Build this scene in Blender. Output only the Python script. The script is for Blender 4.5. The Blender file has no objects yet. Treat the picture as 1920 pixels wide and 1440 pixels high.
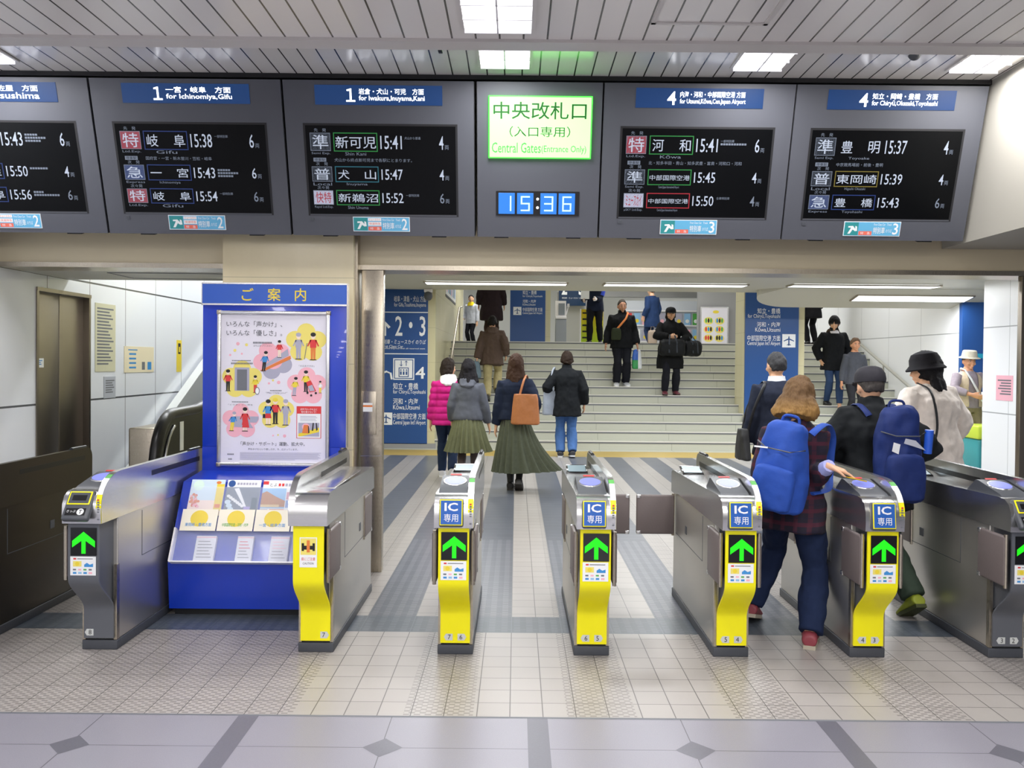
import bpy, bmesh, math, random
from mathutils import Vector, Matrix, Euler, noise
PI = math.pi
random.seed(7)
scene = bpy.context.scene
COL = scene.collection
# ---------------------------------------------------------------- camera, world, exposure
FOC, CAM_Z, PITCH, ROLL = 1560.0, 1.57, 0.0135, 0.0095
cd = bpy.data.cameras.new('camera'); cam = bpy.data.objects.new('camera', cd); COL.objects.link(cam)
cd.sensor_width = 36.0; cd.lens = 36.0 * FOC / 1920.0
cd.shift_x = -8 / 1920; cd.shift_y = -21 / 1920; cd.clip_start = 0.05
cam.matrix_world = Matrix.Translation((0, 0, CAM_Z)) @ Matrix.Rotation(PI / 2 - PITCH, 4, 'X') @ Matrix.Rotation(ROLL, 4, 'Z')
scene.camera = cam
w = bpy.data.worlds.new('world'); scene.world = w; w.use_nodes = True
w.node_tree.nodes['Background'].inputs[0].default_value = (0.80, 0.86, 1.0, 1)
w.node_tree.nodes['Background'].inputs[1].default_value = 0.22
vs = scene.view_settings
vs.view_transform = 'Standard'; vs.look = 'None'; vs.gamma = 1.0; vs.use_curve_mapping = False
vs.exposure = 0.15
HALL_W, CORR_W, UPPER_W = 25.0, 44.0, 33.0      # watts of one hall downlight, corridor tube fitting, upper concourse panel
_CR = (Matrix.Rotation(PI / 2 - PITCH, 3, 'X') @ Matrix.Rotation(ROLL, 3, 'Z'))
def ray(px, py):
    return _CR @ Vector(((px - 968) / FOC, (720 - 21 - py) / FOC, -1.0))
def at(px, py, D):                      # the point at depth D that the photograph shows at this pixel
    r = ray(px, py); return Vector((r.x * D / r.y, D, CAM_Z + r.z * D / r.y))
def fl(px, py, z=0.0):                  # the point of a level floor at height z
    r = ray(px, py); t = (z - CAM_Z) / r.z; return Vector((r.x * t, r.y * t, z))
# ---------------------------------------------------------------- materials
def spline(pts, n=6):                   # a smooth path through points
    pts = [Vector(p) for p in pts]; out = []
    for i in range(len(pts) - 1):
        p0, p1, p2, p3 = pts[max(i - 1, 0)], pts[i], pts[i + 1], pts[min(i + 2, len(pts) - 1)]
        for k in range(n):
            t = k / n; out.append(.5 * (2 * p1 + (p2 - p0) * t + (2 * p0 - 5 * p1 + 4 * p2 - p3) * t * t + (3 * p1 - p0 - 3 * p2 + p3) * t ** 3))
    return out + [pts[-1]]
def lin(c):
    if isinstance(c, str):
        c = tuple(int(c[i:i + 2], 16) / 255 for i in (0, 2, 4))
    return tuple((v / 12.92 if v <= 0.04045 else ((v + 0.055) / 1.055) ** 2.4) for v in c) + (1.0,)
_M = {}
def mat(name, col, rough=0.5, metal=0.0, emit=0.0, bump=0.0, bscale=40.0, var=0.0, coat=0.0, spec=0.5, stretch=None, trans=0.0):
    if name in _M: return _M[name]
    m = bpy.data.materials.new(name); m.use_nodes = True
    nt = m.node_tree; b = nt.nodes['Principled BSDF']; c = lin(col)
    b.inputs['Base Color'].default_value = c; b.inputs['Roughness'].default_value = rough
    b.inputs['Metallic'].default_value = metal; b.inputs['Specular IOR Level'].default_value = spec
    b.inputs['Coat Weight'].default_value = coat
    if trans: b.inputs['Transmission Weight'].default_value = trans
    if emit:
        b.inputs['Emission Color'].default_value = c; b.inputs['Emission Strength'].default_value = emit
        b.inputs['Base Color'].default_value = tuple(v * 0.25 for v in c[:3]) + (1,)
    if bump or var:
        tc = nt.nodes.new('ShaderNodeTexCoord'); mp = nt.nodes.new('ShaderNodeMapping'); n = nt.nodes.new('ShaderNodeTexNoise')
        nt.links.new(tc.outputs['Object'], mp.inputs[0]); nt.links.new(mp.outputs[0], n.inputs['Vector'])
        n.inputs['Scale'].default_value = bscale; n.inputs['Detail'].default_value = 4
        if stretch: mp.inputs['Scale'].default_value = stretch
        if bump:
            bp = nt.nodes.new('ShaderNodeBump'); bp.inputs['Strength'].default_value = bump; bp.inputs['Distance'].default_value = 0.01
            nt.links.new(n.outputs[0], bp.inputs['Height']); nt.links.new(bp.outputs[0], b.inputs['Normal'])
        if var:
            mx = nt.nodes.new('ShaderNodeMix'); mx.data_type = 'RGBA'
            mx.inputs[6].default_value = tuple(v * (1 - var) for v in c[:3]) + (1,); mx.inputs[7].default_value = tuple(min(1, v * (1 + var)) for v in c[:3]) + (1,)
            nt.links.new(n.outputs[0], mx.inputs[0]); nt.links.new(mx.outputs[2], b.inputs['Base Color'])
    _M[name] = m; return m
class NG:                                # small helper for node graphs
    def __init__(s, name, rough=0.5, metal=0.0, coord='Object'):
        s.m = bpy.data.materials.new(name); s.m.use_nodes = True; s.nt = s.m.node_tree
        s.b = s.nt.nodes['Principled BSDF']; s.b.inputs['Roughness'].default_value = rough; s.b.inputs['Metallic'].default_value = metal
        tc = s.nt.nodes.new('ShaderNodeTexCoord'); s.vec = tc.outputs[coord]
        sp = s.nt.nodes.new('ShaderNodeSeparateXYZ'); s.nt.links.new(s.vec, sp.inputs[0]); s.x, s.y, s.z = sp.outputs
    def mth(s, op, a, b=0.0, c=0.0):
        n = s.nt.nodes.new('ShaderNodeMath'); n.operation = op
        for i, v in enumerate((a, b, c)):
            if isinstance(v, (int, float)): n.inputs[i].default_value = v
            else: s.nt.links.new(v, n.inputs[i])
        return n.outputs[0]
    def line(s, a, period, off, width):  # 1 on a thin line each period
        f = s.mth('FRACT', s.mth('DIVIDE', s.mth('SUBTRACT', a, off - width / 2), period)); return s.mth('LESS_THAN', f, width / period)
    def noise(s, scale, detail=3, stretch=None):
        n = s.nt.nodes.new('ShaderNodeTexNoise'); n.inputs['Scale'].default_value = scale; n.inputs['Detail'].default_value = detail
        v = s.vec
        if stretch:
            mp = s.nt.nodes.new('ShaderNodeMapping'); mp.inputs['Scale'].default_value = stretch; s.nt.links.new(v, mp.inputs[0]); v = mp.outputs[0]
        s.nt.links.new(v, n.inputs['Vector']); return n.outputs[0]
    def mix(s, f, a, b):
        n = s.nt.nodes.new('ShaderNodeMix'); n.data_type = 'RGBA'
        for i, v in ((0, f), (6, a), (7, b)):
            if isinstance(v, str): v = lin(v)
            if isinstance(v, (int, float, tuple)): n.inputs[i].default_value = v
            else: s.nt.links.new(v, n.inputs[i])
        return n.outputs[2]
    def col(s, c): s.nt.links.new(c, s.b.inputs['Base Color'])
    def bump(s, h, strength=0.3, dist=0.005):
        n = s.nt.nodes.new('ShaderNodeBump'); n.inputs['Strength'].default_value = strength; n.inputs['Distance'].default_value = dist
        s.nt.links.new(h, n.inputs['Height']); s.nt.links.new(n.outputs[0], s.b.inputs['Normal'])
GATE_X = (-2.226, -1.062, -0.313, 0.416, 1.162, 1.897, 2.648)
TILE, TX0 = 0.147, 0.28
def tile_mat(name, ca, cb, grout, dash=None, bars=False, rough=0.33):
    g = NG(name, rough)
    gx, gy = g.line(g.x, TILE, TX0, 0.0045), g.line(g.y, 0.15, 3.655, 0.004)
    if bars: gx = g.line(g.x, TILE * 2, TX0, 0.003)
    gr = g.mth('MAXIMUM', gx, gy)
    cell = g.nt.nodes.new('ShaderNodeTexWhiteNoise'); cv = g.nt.nodes.new('ShaderNodeCombineXYZ')
    for k, (a, o, p) in enumerate(((g.x, TX0, TILE), (g.y, 3.655, 0.15))):
        g.nt.links.new(g.mth('FLOOR', g.mth('DIVIDE', g.mth('SUBTRACT', a, o), p)), cv.inputs[k])
    g.nt.links.new(cv.outputs[0], cell.inputs['Vector'])
    c = g.mix(g.mth('MULTIPLY_ADD', cell.outputs['Value'], 0.6, g.mth('MULTIPLY', g.noise(3.0), 0.4)), ca, cb)
    if dash:
        msk = g.mth('LESS_THAN', g.x, -0.98)
        for X in GATE_X[2:] + (3.4, 4.1):
            msk = g.mth('MAXIMUM', msk, g.mth('LESS_THAN', g.mth('ABSOLUTE', g.mth('SUBTRACT', g.x, X - 0.02)), 0.155))
        row = g.mth('FLOOR', g.mth('DIVIDE', g.y, 0.0187))
        xs = g.mth('ADD', g.x, g.mth('MULTIPLY', g.mth('MODULO', row, 2.0), 0.0245))
        d = g.mth('MULTIPLY', g.mth('LESS_THAN', g.mth('FRACT', g.mth('DIVIDE', xs, 0.049)), 0.58), g.mth('LESS_THAN', g.mth('FRACT', g.mth('DIVIDE', g.y, 0.0187)), 0.6))
        d = g.mth('MULTIPLY', d, msk)
        c = g.mix(g.mth('MULTIPLY', d, 0.9), c, dash)
    if bars:
        near = g.mth('LESS_THAN', g.y, 7.3)
        bx = g.mth('MULTIPLY', g.mth('LESS_THAN', g.mth('FRACT', g.mth('DIVIDE', g.x, 0.0735)), 0.5), near)
        bx = g.mth('MULTIPLY', bx, g.mth('GREATER_THAN', g.mth('FRACT', g.mth('DIVIDE', g.y, 0.05)), 0.25))
        c = g.mix(g.mth('MULTIPLY', bx, 0.4), c, bars)
        g.bump(bx, 0.25, 0.003)
    else:
        g.bump(g.mth('SUBTRACT', 1.0, gr), 0.3, 0.002)
    g.col(g.mix(gr, c, grout)); return g.m
M_TILE = tile_mat('cream_floor_tile', 'a6a19d', '9d9894', '5c5957', dash='7d7876')
M_STRIPE = tile_mat('slate_floor_tile', '5a5e68', '52565f', '7d8085', bars='82828a')
def slab_mat():
    g = NG('lilac_granite_slab', 0.3)
    n = g.noise(260, 2); n2 = g.noise(1.2, 2)
    c = g.mix(n, '7c7a84', '96949e'); c = g.mix(g.mth('MULTIPLY', n2, 0.3), c, '8a8892')
    ln = g.mth('MAXIMUM', g.line(g.y, 1.27, 3.352, 0.004), g.line(g.x, 1.27, -0.533, 0.004))
    g.col(g.mix(ln, c, '56555c')); return g.m
M_SLAB = slab_mat()
M_INLAY = mat('grey_inlay_slab', '63626c', 0.3, var=0.12, bscale=120)
M_BAND = tile_mat('slate_mat_band', '4f5660', '48505a', '636a74', bars='666d77')
M_YELLOW_TILE = mat('yellow_tactile_tile', 'b39a50', 0.5, var=0.1, bscale=8)
def panel_ceiling():
    g = NG('white_metal_strip_ceiling', 0.3)
    gap = g.line(g.x, 0.1145, 0.02, 0.009); edge = g.line(g.x, 0.1145, 0.02, 0.02)
    g.col(g.mix(gap, 'e9e5e1', '3a3835')); g.bump(g.mth('SUBTRACT', 1.0, edge), 0.4, 0.004)
    g.b.inputs['Roughness'].default_value = 0.2; g.b.inputs['IOR'].default_value = 2.1; return g.m
M_CEIL = panel_ceiling()
def wall_panels(name, c, along, period, off, zs, line='55585c', rough=0.12):
    g = NG(name, rough); a = g.x if along == 'x' else g.y
    ln = g.line(a, period, off, 0.008)
    for z in zs: ln = g.mth('MAXIMUM', ln, g.mth('LESS_THAN', g.mth('ABSOLUTE', g.mth('SUBTRACT', g.z, z)), 0.008))
    g.col(g.mix(ln, g.mix(g.noise(0.7), c, c), line)); return g.m
M_WALL_L = wall_panels('white_enamel_panels', 'e9edf6', 'y', 0.68, 7.47, (1.19, 2.24))
M_WALL_R = wall_panels('white_wall_panels', 'f0f2f7', 'y', 1.35, 14.3, (2.13, 0.9), 'a2a5aa', 0.3)
def marble(name, a, b):
    g = NG(name, 0.22); n = g.noise(5, 6, (1, 1, 0.35)); n2 = g.noise(60, 2)
    c = g.mix(n, a, b); c = g.mix(g.mth('MULTIPLY', n2, 0.25), c, a)
    ln = g.mth('MAXIMUM', g.line(g.z, 0.62, 0.30, 0.004), g.line(g.y, 0.9, 0.1, 0.004))
    g.col(g.mix(g.mth('MULTIPLY', ln, 0.6), c, '8b8672')); return g.m
M_MARBLE = marble('beige_marble', 'd8caa2', 'e9dcb8')
M_CREAM = marble('cream_stone', 'cfc9a2', 'd9d3b2')
def stair_stone():
    g = NG('pale_green_stair_stone', 0.4)
    c = g.mix(g.noise(140, 2), 'b2b3a6', 'c8c9bc')
    row = g.mth('FLOOR', g.mth('DIVIDE', g.z, 0.155))
    ln = g.line(g.mth('ADD', g.x, g.mth('MULTIPLY', row, 0.11)), 1.3, 0.2, 0.008)
    g.col(g.mix(g.mth('MULTIPLY', ln, 0.7), c, '82847a')); return g.m
M_STAIR = stair_stone()
M_BEAM = mat('taupe_painted_beam', 'dccfae', 0.45, var=0.05, bscale=2)
M_SOFFIT = mat('pale_grey_soffit', 'c8c8c0', 0.55)
M_WHITE = mat('white_paint', 'e4e4e2', 0.5)
M_GREYWALL = mat('grey_wall', '9a9a9c', 0.5)
M_DARK = mat('dark_gap', '16161a', 0.6)
M_TRIM = mat('white_trim', 'cfcac6', 0.35)
def steel(name, c, rough, stretch=(1, 1, 60)):
    g = NG(name, rough, 0.95); n = g.noise(30, 3, stretch)
    g.col(g.mix(n, c, c)); r = g.mth('MULTIPLY_ADD', n, 0.18, rough - 0.08); g.nt.links.new(r, g.b.inputs['Roughness'])
    g.bump(n, 0.03, 0.001); return g.m
M_STEEL = steel('brushed_steel', 'cdcac4', 0.38, (1, 60, 60))
M_STEEL_T = steel('polished_steel', 'cfcfd0', 0.22, (60, 1, 60))
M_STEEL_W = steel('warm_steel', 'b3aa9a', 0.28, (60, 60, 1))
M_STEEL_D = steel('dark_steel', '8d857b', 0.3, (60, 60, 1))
M_STEEL_X = steel('steel_dark_reflection', '57514a', 0.34, (60, 60, 1))  # steel coloured darker in place of dark reflections on the left end gate
M_BLACK = mat('black_plastic', '141416', 0.3)
M_BGLOSS = mat('black_gloss', '0c0d10', 0.1)
M_DGREY = mat('dark_grey_plastic', '4c4f55', 0.4)
M_PLINTH = mat('plinth_grey', '43464d', 0.5, bump=0.1, bscale=60)
M_YELLOW = mat('gate_yellow', 'f4ea04', 0.38)
M_FLAP = mat('brown_grey_flap', '6b6160', 0.45, bump=0.05, bscale=80)
M_IC = mat('ic_blue', '2f62b4', 0.25)
M_PWHITE = mat('print_white', 'eceef0', 0.45)
M_PBLACK = mat('print_black', '1c1c1f', 0.5)
M_PGREY = mat('print_grey', '6e7178', 0.5)
M_PRED = mat('print_red', 'd8383a', 0.45)
M_PBLUE = mat('print_blue', '3f8fd0', 0.45)
M_PYEL = mat('print_yellow', 'ead23c', 0.45)
M_PYEL2 = mat('print_pale_yellow', 'ecdc72', 0.45)
M_PPINK = mat('print_pink', 'f2b3c0', 0.45)
M_PLILAC = mat('print_lilac', 'aaa9bd', 0.45)
M_PORANGE = mat('print_orange', 'df7d3c', 0.45)
M_PTEAL = mat('print_teal', '3c9a98', 0.45)
M_PGREEN = mat('print_green', '55a84e', 0.45)
M_PSKIN = mat('print_skin', 'f2dcca', 0.45)
M_PSKY = mat('print_sky', '8fbde4', 0.45)
M_SIGNBLUE = mat('sign_blue', '2a5496', 0.3)
M_BOARDBLUE = mat('kiosk_blue', '1038b8', 0.25, coat=0.2)
M_BOARDHEAD = mat('kiosk_header_blue', '2357bb', 0.25)
M_CASING = mat('casing_grey', '50525a', 0.42)
M_SCREEN = mat('lcd_black', '08090b', 0.3, spec=0.12)
M_HDR = mat('header_blue_lit', '0d4585', 0.4, emit=0.45)
M_LED = mat('lettering_white_lit', 'f3f6ff', 0.5, emit=3.0)
M_LCD = mat('lcd_text', 'c3cde0', 0.5, emit=0.62)
M_LCDD = mat('lcd_text_dim', '8f9aae', 0.5, emit=0.4)
M_LRED = mat('lcd_red', 'c02c3c', 0.5, emit=0.45)
M_LBLUE = mat('lcd_blue', '24428c', 0.5, emit=0.35)
M_LGREEN = mat('lcd_green', '2f9a48', 0.5, emit=0.4)
M_LTEAL = mat('lcd_teal', '2f7d90', 0.5, emit=0.35)
M_LYEL = mat('lcd_ochre', '8f8030', 0.5, emit=0.35)
M_LLAV = mat('lcd_lavender', 'd6d6ee', 0.5, emit=0.6)
M_GSIGN = mat('sign_green_lit', 'b0ff9c', 0.5, emit=1.6)
M_GEDGE = mat('sign_green_edge_lit', '3cee38', 0.5, emit=3.2)
M_GTEXT = mat('sign_green_lettering', '0f7d22', 0.5, emit=0.3)
M_GTEXT2 = mat('sign_light_green_lettering', '58d45c', 0.5, emit=0.75)
M_CLK = mat('clock_blue_lit', '2f7fe0', 0.4, emit=0.9)
M_CLKT = mat('clock_digit_lit', 'bdf0ff', 0.4, emit=1.3)
M_ARROW = mat('arrow_green_lit', '18dd10', 0.5, emit=1.1)
M_READER = mat('reader_lit', '8f97ee', 0.3, emit=0.75)
M_TUBE = mat('tube_lit', 'f6fbff', 0.5, emit=3.0)
M_DIFF = mat('diffuser_lit', 'fdfbff', 0.5, emit=3.2)
M_LOUVRE = mat('louvre_white', 'f0eef2', 0.3)
M_GLASS = mat('clear_acrylic', 'e8eeff', 0.25, spec=0.25); M_GLASS.node_tree.nodes['Principled BSDF'].inputs['Alpha'].default_value = 0.14
M_STICKB = mat('sticker_blue', '64b0d8', 0.45)
M_STICKT = mat('sticker_teal', '2f8f92', 0.45)
M_STICKR = mat('sticker_red', 'e8705c', 0.45)
# ---------------------------------------------------------------- mesh building
class MB:
    def __init__(s): s.v = []; s.f = []; s.mi = []; s.mats = []
    def m(s, mt):
        if mt not in s.mats: s.mats.append(mt)
        return s.mats.index(mt)
    def add(s, vs, fs, mt, T=None):
        o = len(s.v); i = s.m(mt)
        s.v += [(T @ Vector(v)) if T else Vector(v) for v in vs]
        s.f += [tuple(o + k for k in f) for f in fs]; s.mi += [i] * len(fs)
    def box(s, a, b, mt, T=None, bev=0.0):
        x0, y0, z0 = a; x1, y1, z1 = b
        vs = [(x0, y0, z0), (x1, y0, z0), (x1, y1, z0), (x0, y1, z0), (x0, y0, z1), (x1, y0, z1), (x1, y1, z1), (x0, y1, z1)]
        fs = [(0, 3, 2, 1), (4, 5, 6, 7), (0, 1, 5, 4), (1, 2, 6, 5), (2, 3, 7, 6), (3, 0, 4, 7)]
        if bev <= 0: s.add(vs, fs, mt, T); return s
        bm = bmesh.new(); bv = [bm.verts.new(v) for v in vs]
        for f in fs: bm.faces.new([bv[k] for k in f])
        bmesh.ops.bevel(bm, geom=bm.edges[:], offset=bev, segments=3, profile=0.5, affect='EDGES')
        s.frombm(bm, mt, T); return s
    def frombm(s, bm, mt, T=None):
        bm.verts.index_update(); s.add([v.co.copy() for v in bm.verts], [tuple(v.index for v in f.verts) for f in bm.faces], mt, T); bm.free()
    def prism(s, poly, lo, hi, axis, mt, T=None):   # poly in the two other axes (cyclic order kept: x->(y,z), y->(x,z), z->(x,y))
        def pt(p, d):
            return {'x': (d, p[0], p[1]), 'y': (p[0], d, p[1]), 'z': (p[0], p[1], d)}[axis]
        n = len(poly); vs = [pt(p, lo) for p in poly] + [pt(p, hi) for p in poly]
        fs = [tuple(range(n)), tuple(range(2 * n - 1, n - 1, -1))] + [(i, i + n, (i + 1) % n + n, (i + 1) % n) for i in range(n)]
        s.add(vs, fs, mt, T); return s
    def loft(s, rings, mt, T=None, caps=True, closed=True):
        n = len(rings[0]); vs = [p for r in rings for p in r]; fs = []
        for k in range(len(rings) - 1):
            for i in range(n if closed else n - 1):
                j = (i + 1) % n; fs.append((k * n + i, k * n + j, (k + 1) * n + j, (k + 1) * n + i))
        if caps: fs += [tuple(range(n - 1, -1, -1)), tuple((len(rings) - 1) * n + i for i in range(n))]
        s.add(vs, fs, mt, T); return s
    def tube(s, pts, r, mt, T=None, seg=10, flat=1.0, ref=None):
        pts = [Vector(p) for p in pts]; rr = r if isinstance(r, (list, tuple)) else [r] * len(pts); rings = []
        rf = Vector(ref) if ref else None
        for k, p in enumerate(pts):
            d = (pts[min(k + 1, len(pts) - 1)] - pts[max(k - 1, 0)]).normalized()
            a = rf if rf and abs(d.dot(rf)) < 0.97 else (Vector((1, 0, 0)) if abs(d.x) < 0.8 else Vector((0, 1, 0)))
            u = (a - d * a.dot(d)).normalized(); v = d.cross(u)
            q = rr[k]; qx, qy = q if isinstance(q, (tuple, list)) else (q, q * flat)
            rings.append([p + u * (qx * math.cos(t)) + v * (qy * math.sin(t)) for t in [2 * PI * i / seg for i in range(seg)]])
        return s.loft(rings, mt, T)
    def ball(s, c, r, mt, T=None, seg=16, ring=10, fn=None):
        r = r if isinstance(r, (tuple, list)) else (r, r, r); rings = []
        for k in range(ring + 1):
            th = PI * (k + (0.02 if k == 0 else -0.02 if k == ring else 0)) / ring; row = []
            for i in range(seg):
                ph = 2 * PI * i / seg; d = Vector((math.sin(th) * math.cos(ph), math.sin(th) * math.sin(ph), -math.cos(th)))
                q = fn(d) if fn else 1.0
                q = q if isinstance(q, Vector) else Vector((q, q, q))
                row.append((c[0] + d.x * r[0] * q.x, c[1] + d.y * r[1] * q.y, c[2] + d.z * r[2] * q.z))
            rings.append(row)
        return s.loft(rings, mt, T)
    def quad(s, pts, mt, T=None): s.add(pts, [tuple(range(len(pts)))], mt, T); return s
    def disc(s, c, ru, rv, y, mt, T=None, n=20):     # in the xz plane, facing -y
        s.add([(c[0] + ru * math.cos(2 * PI * i / n), y, c[1] + rv * math.sin(2 * PI * i / n)) for i in range(n)], [tuple(range(n))], mt, T); return s
    def rect(s, u0, v0, u1, v1, y, mt, T=None):
        s.add([(u0, y, v0), (u1, y, v0), (u1, y, v1), (u0, y, v1)], [(0, 1, 2, 3)], mt, T); return s
    def frame(s, u0, v0, u1, v1, t, y, mt, T=None):
        s.rect(u0, v0, u1, v0 + t, y, mt, T); s.rect(u0, v1 - t, u1, v1, y, mt, T); s.rect(u0, v0 + t, u0 + t, v1 - t, y, mt, T); s.rect(u1 - t, v0 + t, u1, v1 - t, y, mt, T)
    def text(s, txt, u0, v0, u1, v1, y, mt, T=None, bold=0.0, fit='both', align='C', slant=0.0):
        vs, fs = glyphs(txt, bold)
        if not vs: return s
        xs = [v[0] for v in vs]; ys = [v[1] for v in vs]; W = max(xs) - min(xs); H = max(ys) - min(ys)
        ku, kv = (u1 - u0) / max(W, 1e-6), (v1 - v0) / max(H, 1e-6)
        if fit == 'aspect' or (len(txt) == 1 and txt in '1一'): ku = kv = min(ku, kv)
        ou = (u0 + u1 - W * ku) / 2 if align == 'C' else u0
        ov = (v0 + v1 - H * kv) / 2
        s.add([(ou + (v[0] - min(xs)) * ku + slant * (v[1] - min(ys)) * kv, y, ov + (v[1] - min(ys)) * kv) for v in vs], fs, mt, T); return s
    def build(s, name, parent=None, smooth=True, T=None):
        me = bpy.data.meshes.new(name); me.from_pydata([tuple(v) for v in s.v], [], s.f)
        for mt in s.mats: me.materials.append(mt)
        me.polygons.foreach_set('material_index', s.mi)
        bm = bmesh.new(); bm.from_mesh(me); 
        if smooth != 'flat': bmesh.ops.recalc_face_normals(bm, faces=bm.faces)
        bm.to_mesh(me); bm.free()
        if smooth is True:
            me.shade_smooth(); me.set_sharp_from_angle(angle=math.radians(38))
        o = bpy.data.objects.new(name, me); COL.objects.link(o)
        if parent: o.parent = parent
        if T: o.matrix_local = T
        return o
_G = {}
def glyphs(txt, bold=0.0):
    if bold and len(txt) > 5 and any(ord(q) > 0x2fff for q in txt): bold *= 0.4
    k = (txt, bold)
    if k not in _G:
        c = bpy.data.curves.new('t', 'FONT'); c.body = txt; c.size = 1; c.resolution_u = 2; c.offset = bold; c.fill_mode = 'FRONT'
        o = bpy.data.objects.new('t', c); me = bpy.data.meshes.new_from_object(o)
        _G[k] = ([tuple(v.co) for v in me.vertices], [tuple(p.vertices) for p in me.polygons])
        bpy.data.objects.remove(o); bpy.data.curves.remove(c); bpy.data.meshes.remove(me)
    return _G[k]
def thing(name, label, cat, loc=(0, 0, 0), rz=0.0, group=None):
    o = bpy.data.objects.new(name, None); COL.objects.link(o); o.location = loc; o.rotation_euler = (0, 0, rz)
    o.empty_display_size = 0.1
    return tag(o, label, cat, group)
def tag(o, label, cat, group=None):
    o['label'] = label; o['category'] = cat
    if group: o['group'] = group
    return o
def struct(o, label=None, cat=None):
    o['kind'] = 'structure'
    if label: o['label'] = label
    if cat: o['category'] = cat
    return o
def sbox(name, a, b, mt, label=None, cat=None, bev=0.0):
    mb = MB(); mb.box(a, b, mt, bev=bev); return struct(mb.build(name), label, cat)
# ---------------------------------------------------------------- the setting
def floor():
    mb = MB()
    def R(x0, y0, x1, y1, mt, z=0.0): mb.quad([(x0, y0, z), (x1, y0, z), (x1, y1, z), (x0, y1, z)], mt)
    R(-9, -15, 9, 3.655, M_SLAB); R(-9, 3.655, 9, 4.795, M_TILE); R(-9, 4.795, 9, 5.095, M_BAND)
    xs = [TX0 + k * 0.588 for k in range(-6, 12)]
    R(-9, 5.095, xs[0], 13.78, M_TILE)
    for k, x in enumerate(xs):
        R(x, 5.095, x + 0.294, 13.78, M_STRIPE); R(x + 0.294, 5.095, xs[k + 1] if k + 1 < len(xs) else 9, 13.78, M_TILE)
    R(-9, 13.78, 9, 14.64, M_YELLOW_TILE); R(-9, 14.64, 9, 15.2, M_STAIR)
    for k in range(-4, 5):                                    # strips and diamonds let into the slabs
        X = 0.107 + k * 1.27; R(X - 0.045, -6, X + 0.045, 3.655, M_INLAY, 0.0006)
        for q in range(0, 4):
            c = (0.742 + k * 1.27, 3.352 - q * 1.27); r = 0.082
            mb.quad([(c[0] - r, c[1], 0.0006), (c[0], c[1] - r, 0.0006), (c[0] + r, c[1], 0.0006), (c[0], c[1] + r, 0.0006)], M_INLAY)
    mb.quad([(-9, 3.64, 0.0007), (9, 3.64, 0.0007), (9, 3.655, 0.0007), (-9, 3.655, 0.0007)], M_PGREY)
    return struct(mb.build('floor', smooth=False))
floor()
# ceiling of the hall: low front bay, white border, higher bay above the boards
def ceiling():
    mb = MB()
    mb.box((-9, -15, 3.12), (9, 4.02, 3.16), M_CEIL)
    mb.box((-9, 4.02, 3.105), (9, 4.13, 3.17), M_TRIM)
    mb.box((-9, 4.09, 3.17), (9, 4.13, 3.52), M_TRIM)
    mb.box((-9, 4.13, 3.46), (9, 6.2, 3.55), M_CEIL)
    return struct(mb.build('ceiling', smooth=False))
ceiling()
sbox('trim_1', (-9, 5.52, 3.43), (3.13, 5.56, 3.46), M_DARK)
# beam over the openings
mb = MB(); mb.box((-3.9, 6.15, 2.27), (3.95, 6.42, 3.55), M_BEAM); mb.box((-3.9, 6.13, 2.235), (3.95, 6.42, 2.27), M_STEEL_W)
struct(mb.build('beam', smooth=False))
sbox('wall_front', (3.95, 6.13, 0), (9, 6.42, 3.55), M_GREYWALL)
# white bulkhead on the right of the boards
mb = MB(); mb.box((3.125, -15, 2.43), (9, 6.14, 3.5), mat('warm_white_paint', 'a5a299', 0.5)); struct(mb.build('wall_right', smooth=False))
sbox('wall_back', (-9, -15.2, 0), (9, -15, 3.2), M_WHITE); sbox('wall_left', (-9.2, -15, 0), (-9, 6.4, 3.6), M_WHITE); sbox('wall_front', (-9, 6.13, 0), (-4.0, 6.42, 3.55), M_WHITE)
# column, jambs
mb = MB(); mb.box((-2.12, 6.0, 0), (-1.18, 6.6, 2.6), M_MARBLE); mb.box((-2.16, 6.12, 0), (-2.12, 6.6, 2.6), M_BEAM)
mb.box((-1.18, 6.05, 0), (-1.160, 6.6, 2.6), M_STEEL_W); struct(mb.build('column', smooth=False))
mb = MB(); mb.box((-1.145, 6.14, 0), (-0.985, 6.22, 2.235), M_STEEL_W, bev=0.004); mb.box((-1.145, 6.138, 0.86), (-0.985, 6.139, 0.865), M_STEEL_T); struct(mb.build('door_frame', smooth=True))
mb = MB(); mb.box((-1.167, 6.3, 0), (-1.14, 6.5, 2.235), M_DARK); struct(mb.build('trim_2', smooth=False))
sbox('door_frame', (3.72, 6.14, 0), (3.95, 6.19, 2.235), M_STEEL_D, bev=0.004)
# left opening: side wall with a lift, low ceiling, escalator well
def wall_left():
    mb = MB()
    def W(y0, y1, z0, z1): mb.box((-4.0, y0, z0), (-3.83, y1, z1), M_WALL_L)
    W(1.0, 6.63, 0, 4.2); W(6.63, 7.47, 2.1, 4.2); W(7.47, 14, 0, 4.2); mb.box((-4.0, 14, 0), (-2.8, 14.1, 4.6), M_WALL_L)
    mb.box((-3.84, 6.63, 2.10), (-3.815, 7.47, 2.13), M_STEEL_D)
    return struct(mb.build('wall_left', smooth=False))
wall_left()
sbox('ceiling', (-3.83, 6.42, 2.235), (-1.167, 7.12, 2.33), M_SOFFIT)
mb = MB()
for a, b in (((-3.2, 6.5), (-2.2, 6.51)), ((-3.2, 6.95), (-2.2, 6.96)), ((-3.2, 6.5), (-3.19, 6.96)), ((-2.21, 6.5), (-2.2, 6.96))):
    mb.box((a[0], a[1], 2.231), (b[0], b[1], 2.2345), M_PGREY)
struct(mb.build('trim_3', smooth=False))
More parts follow.
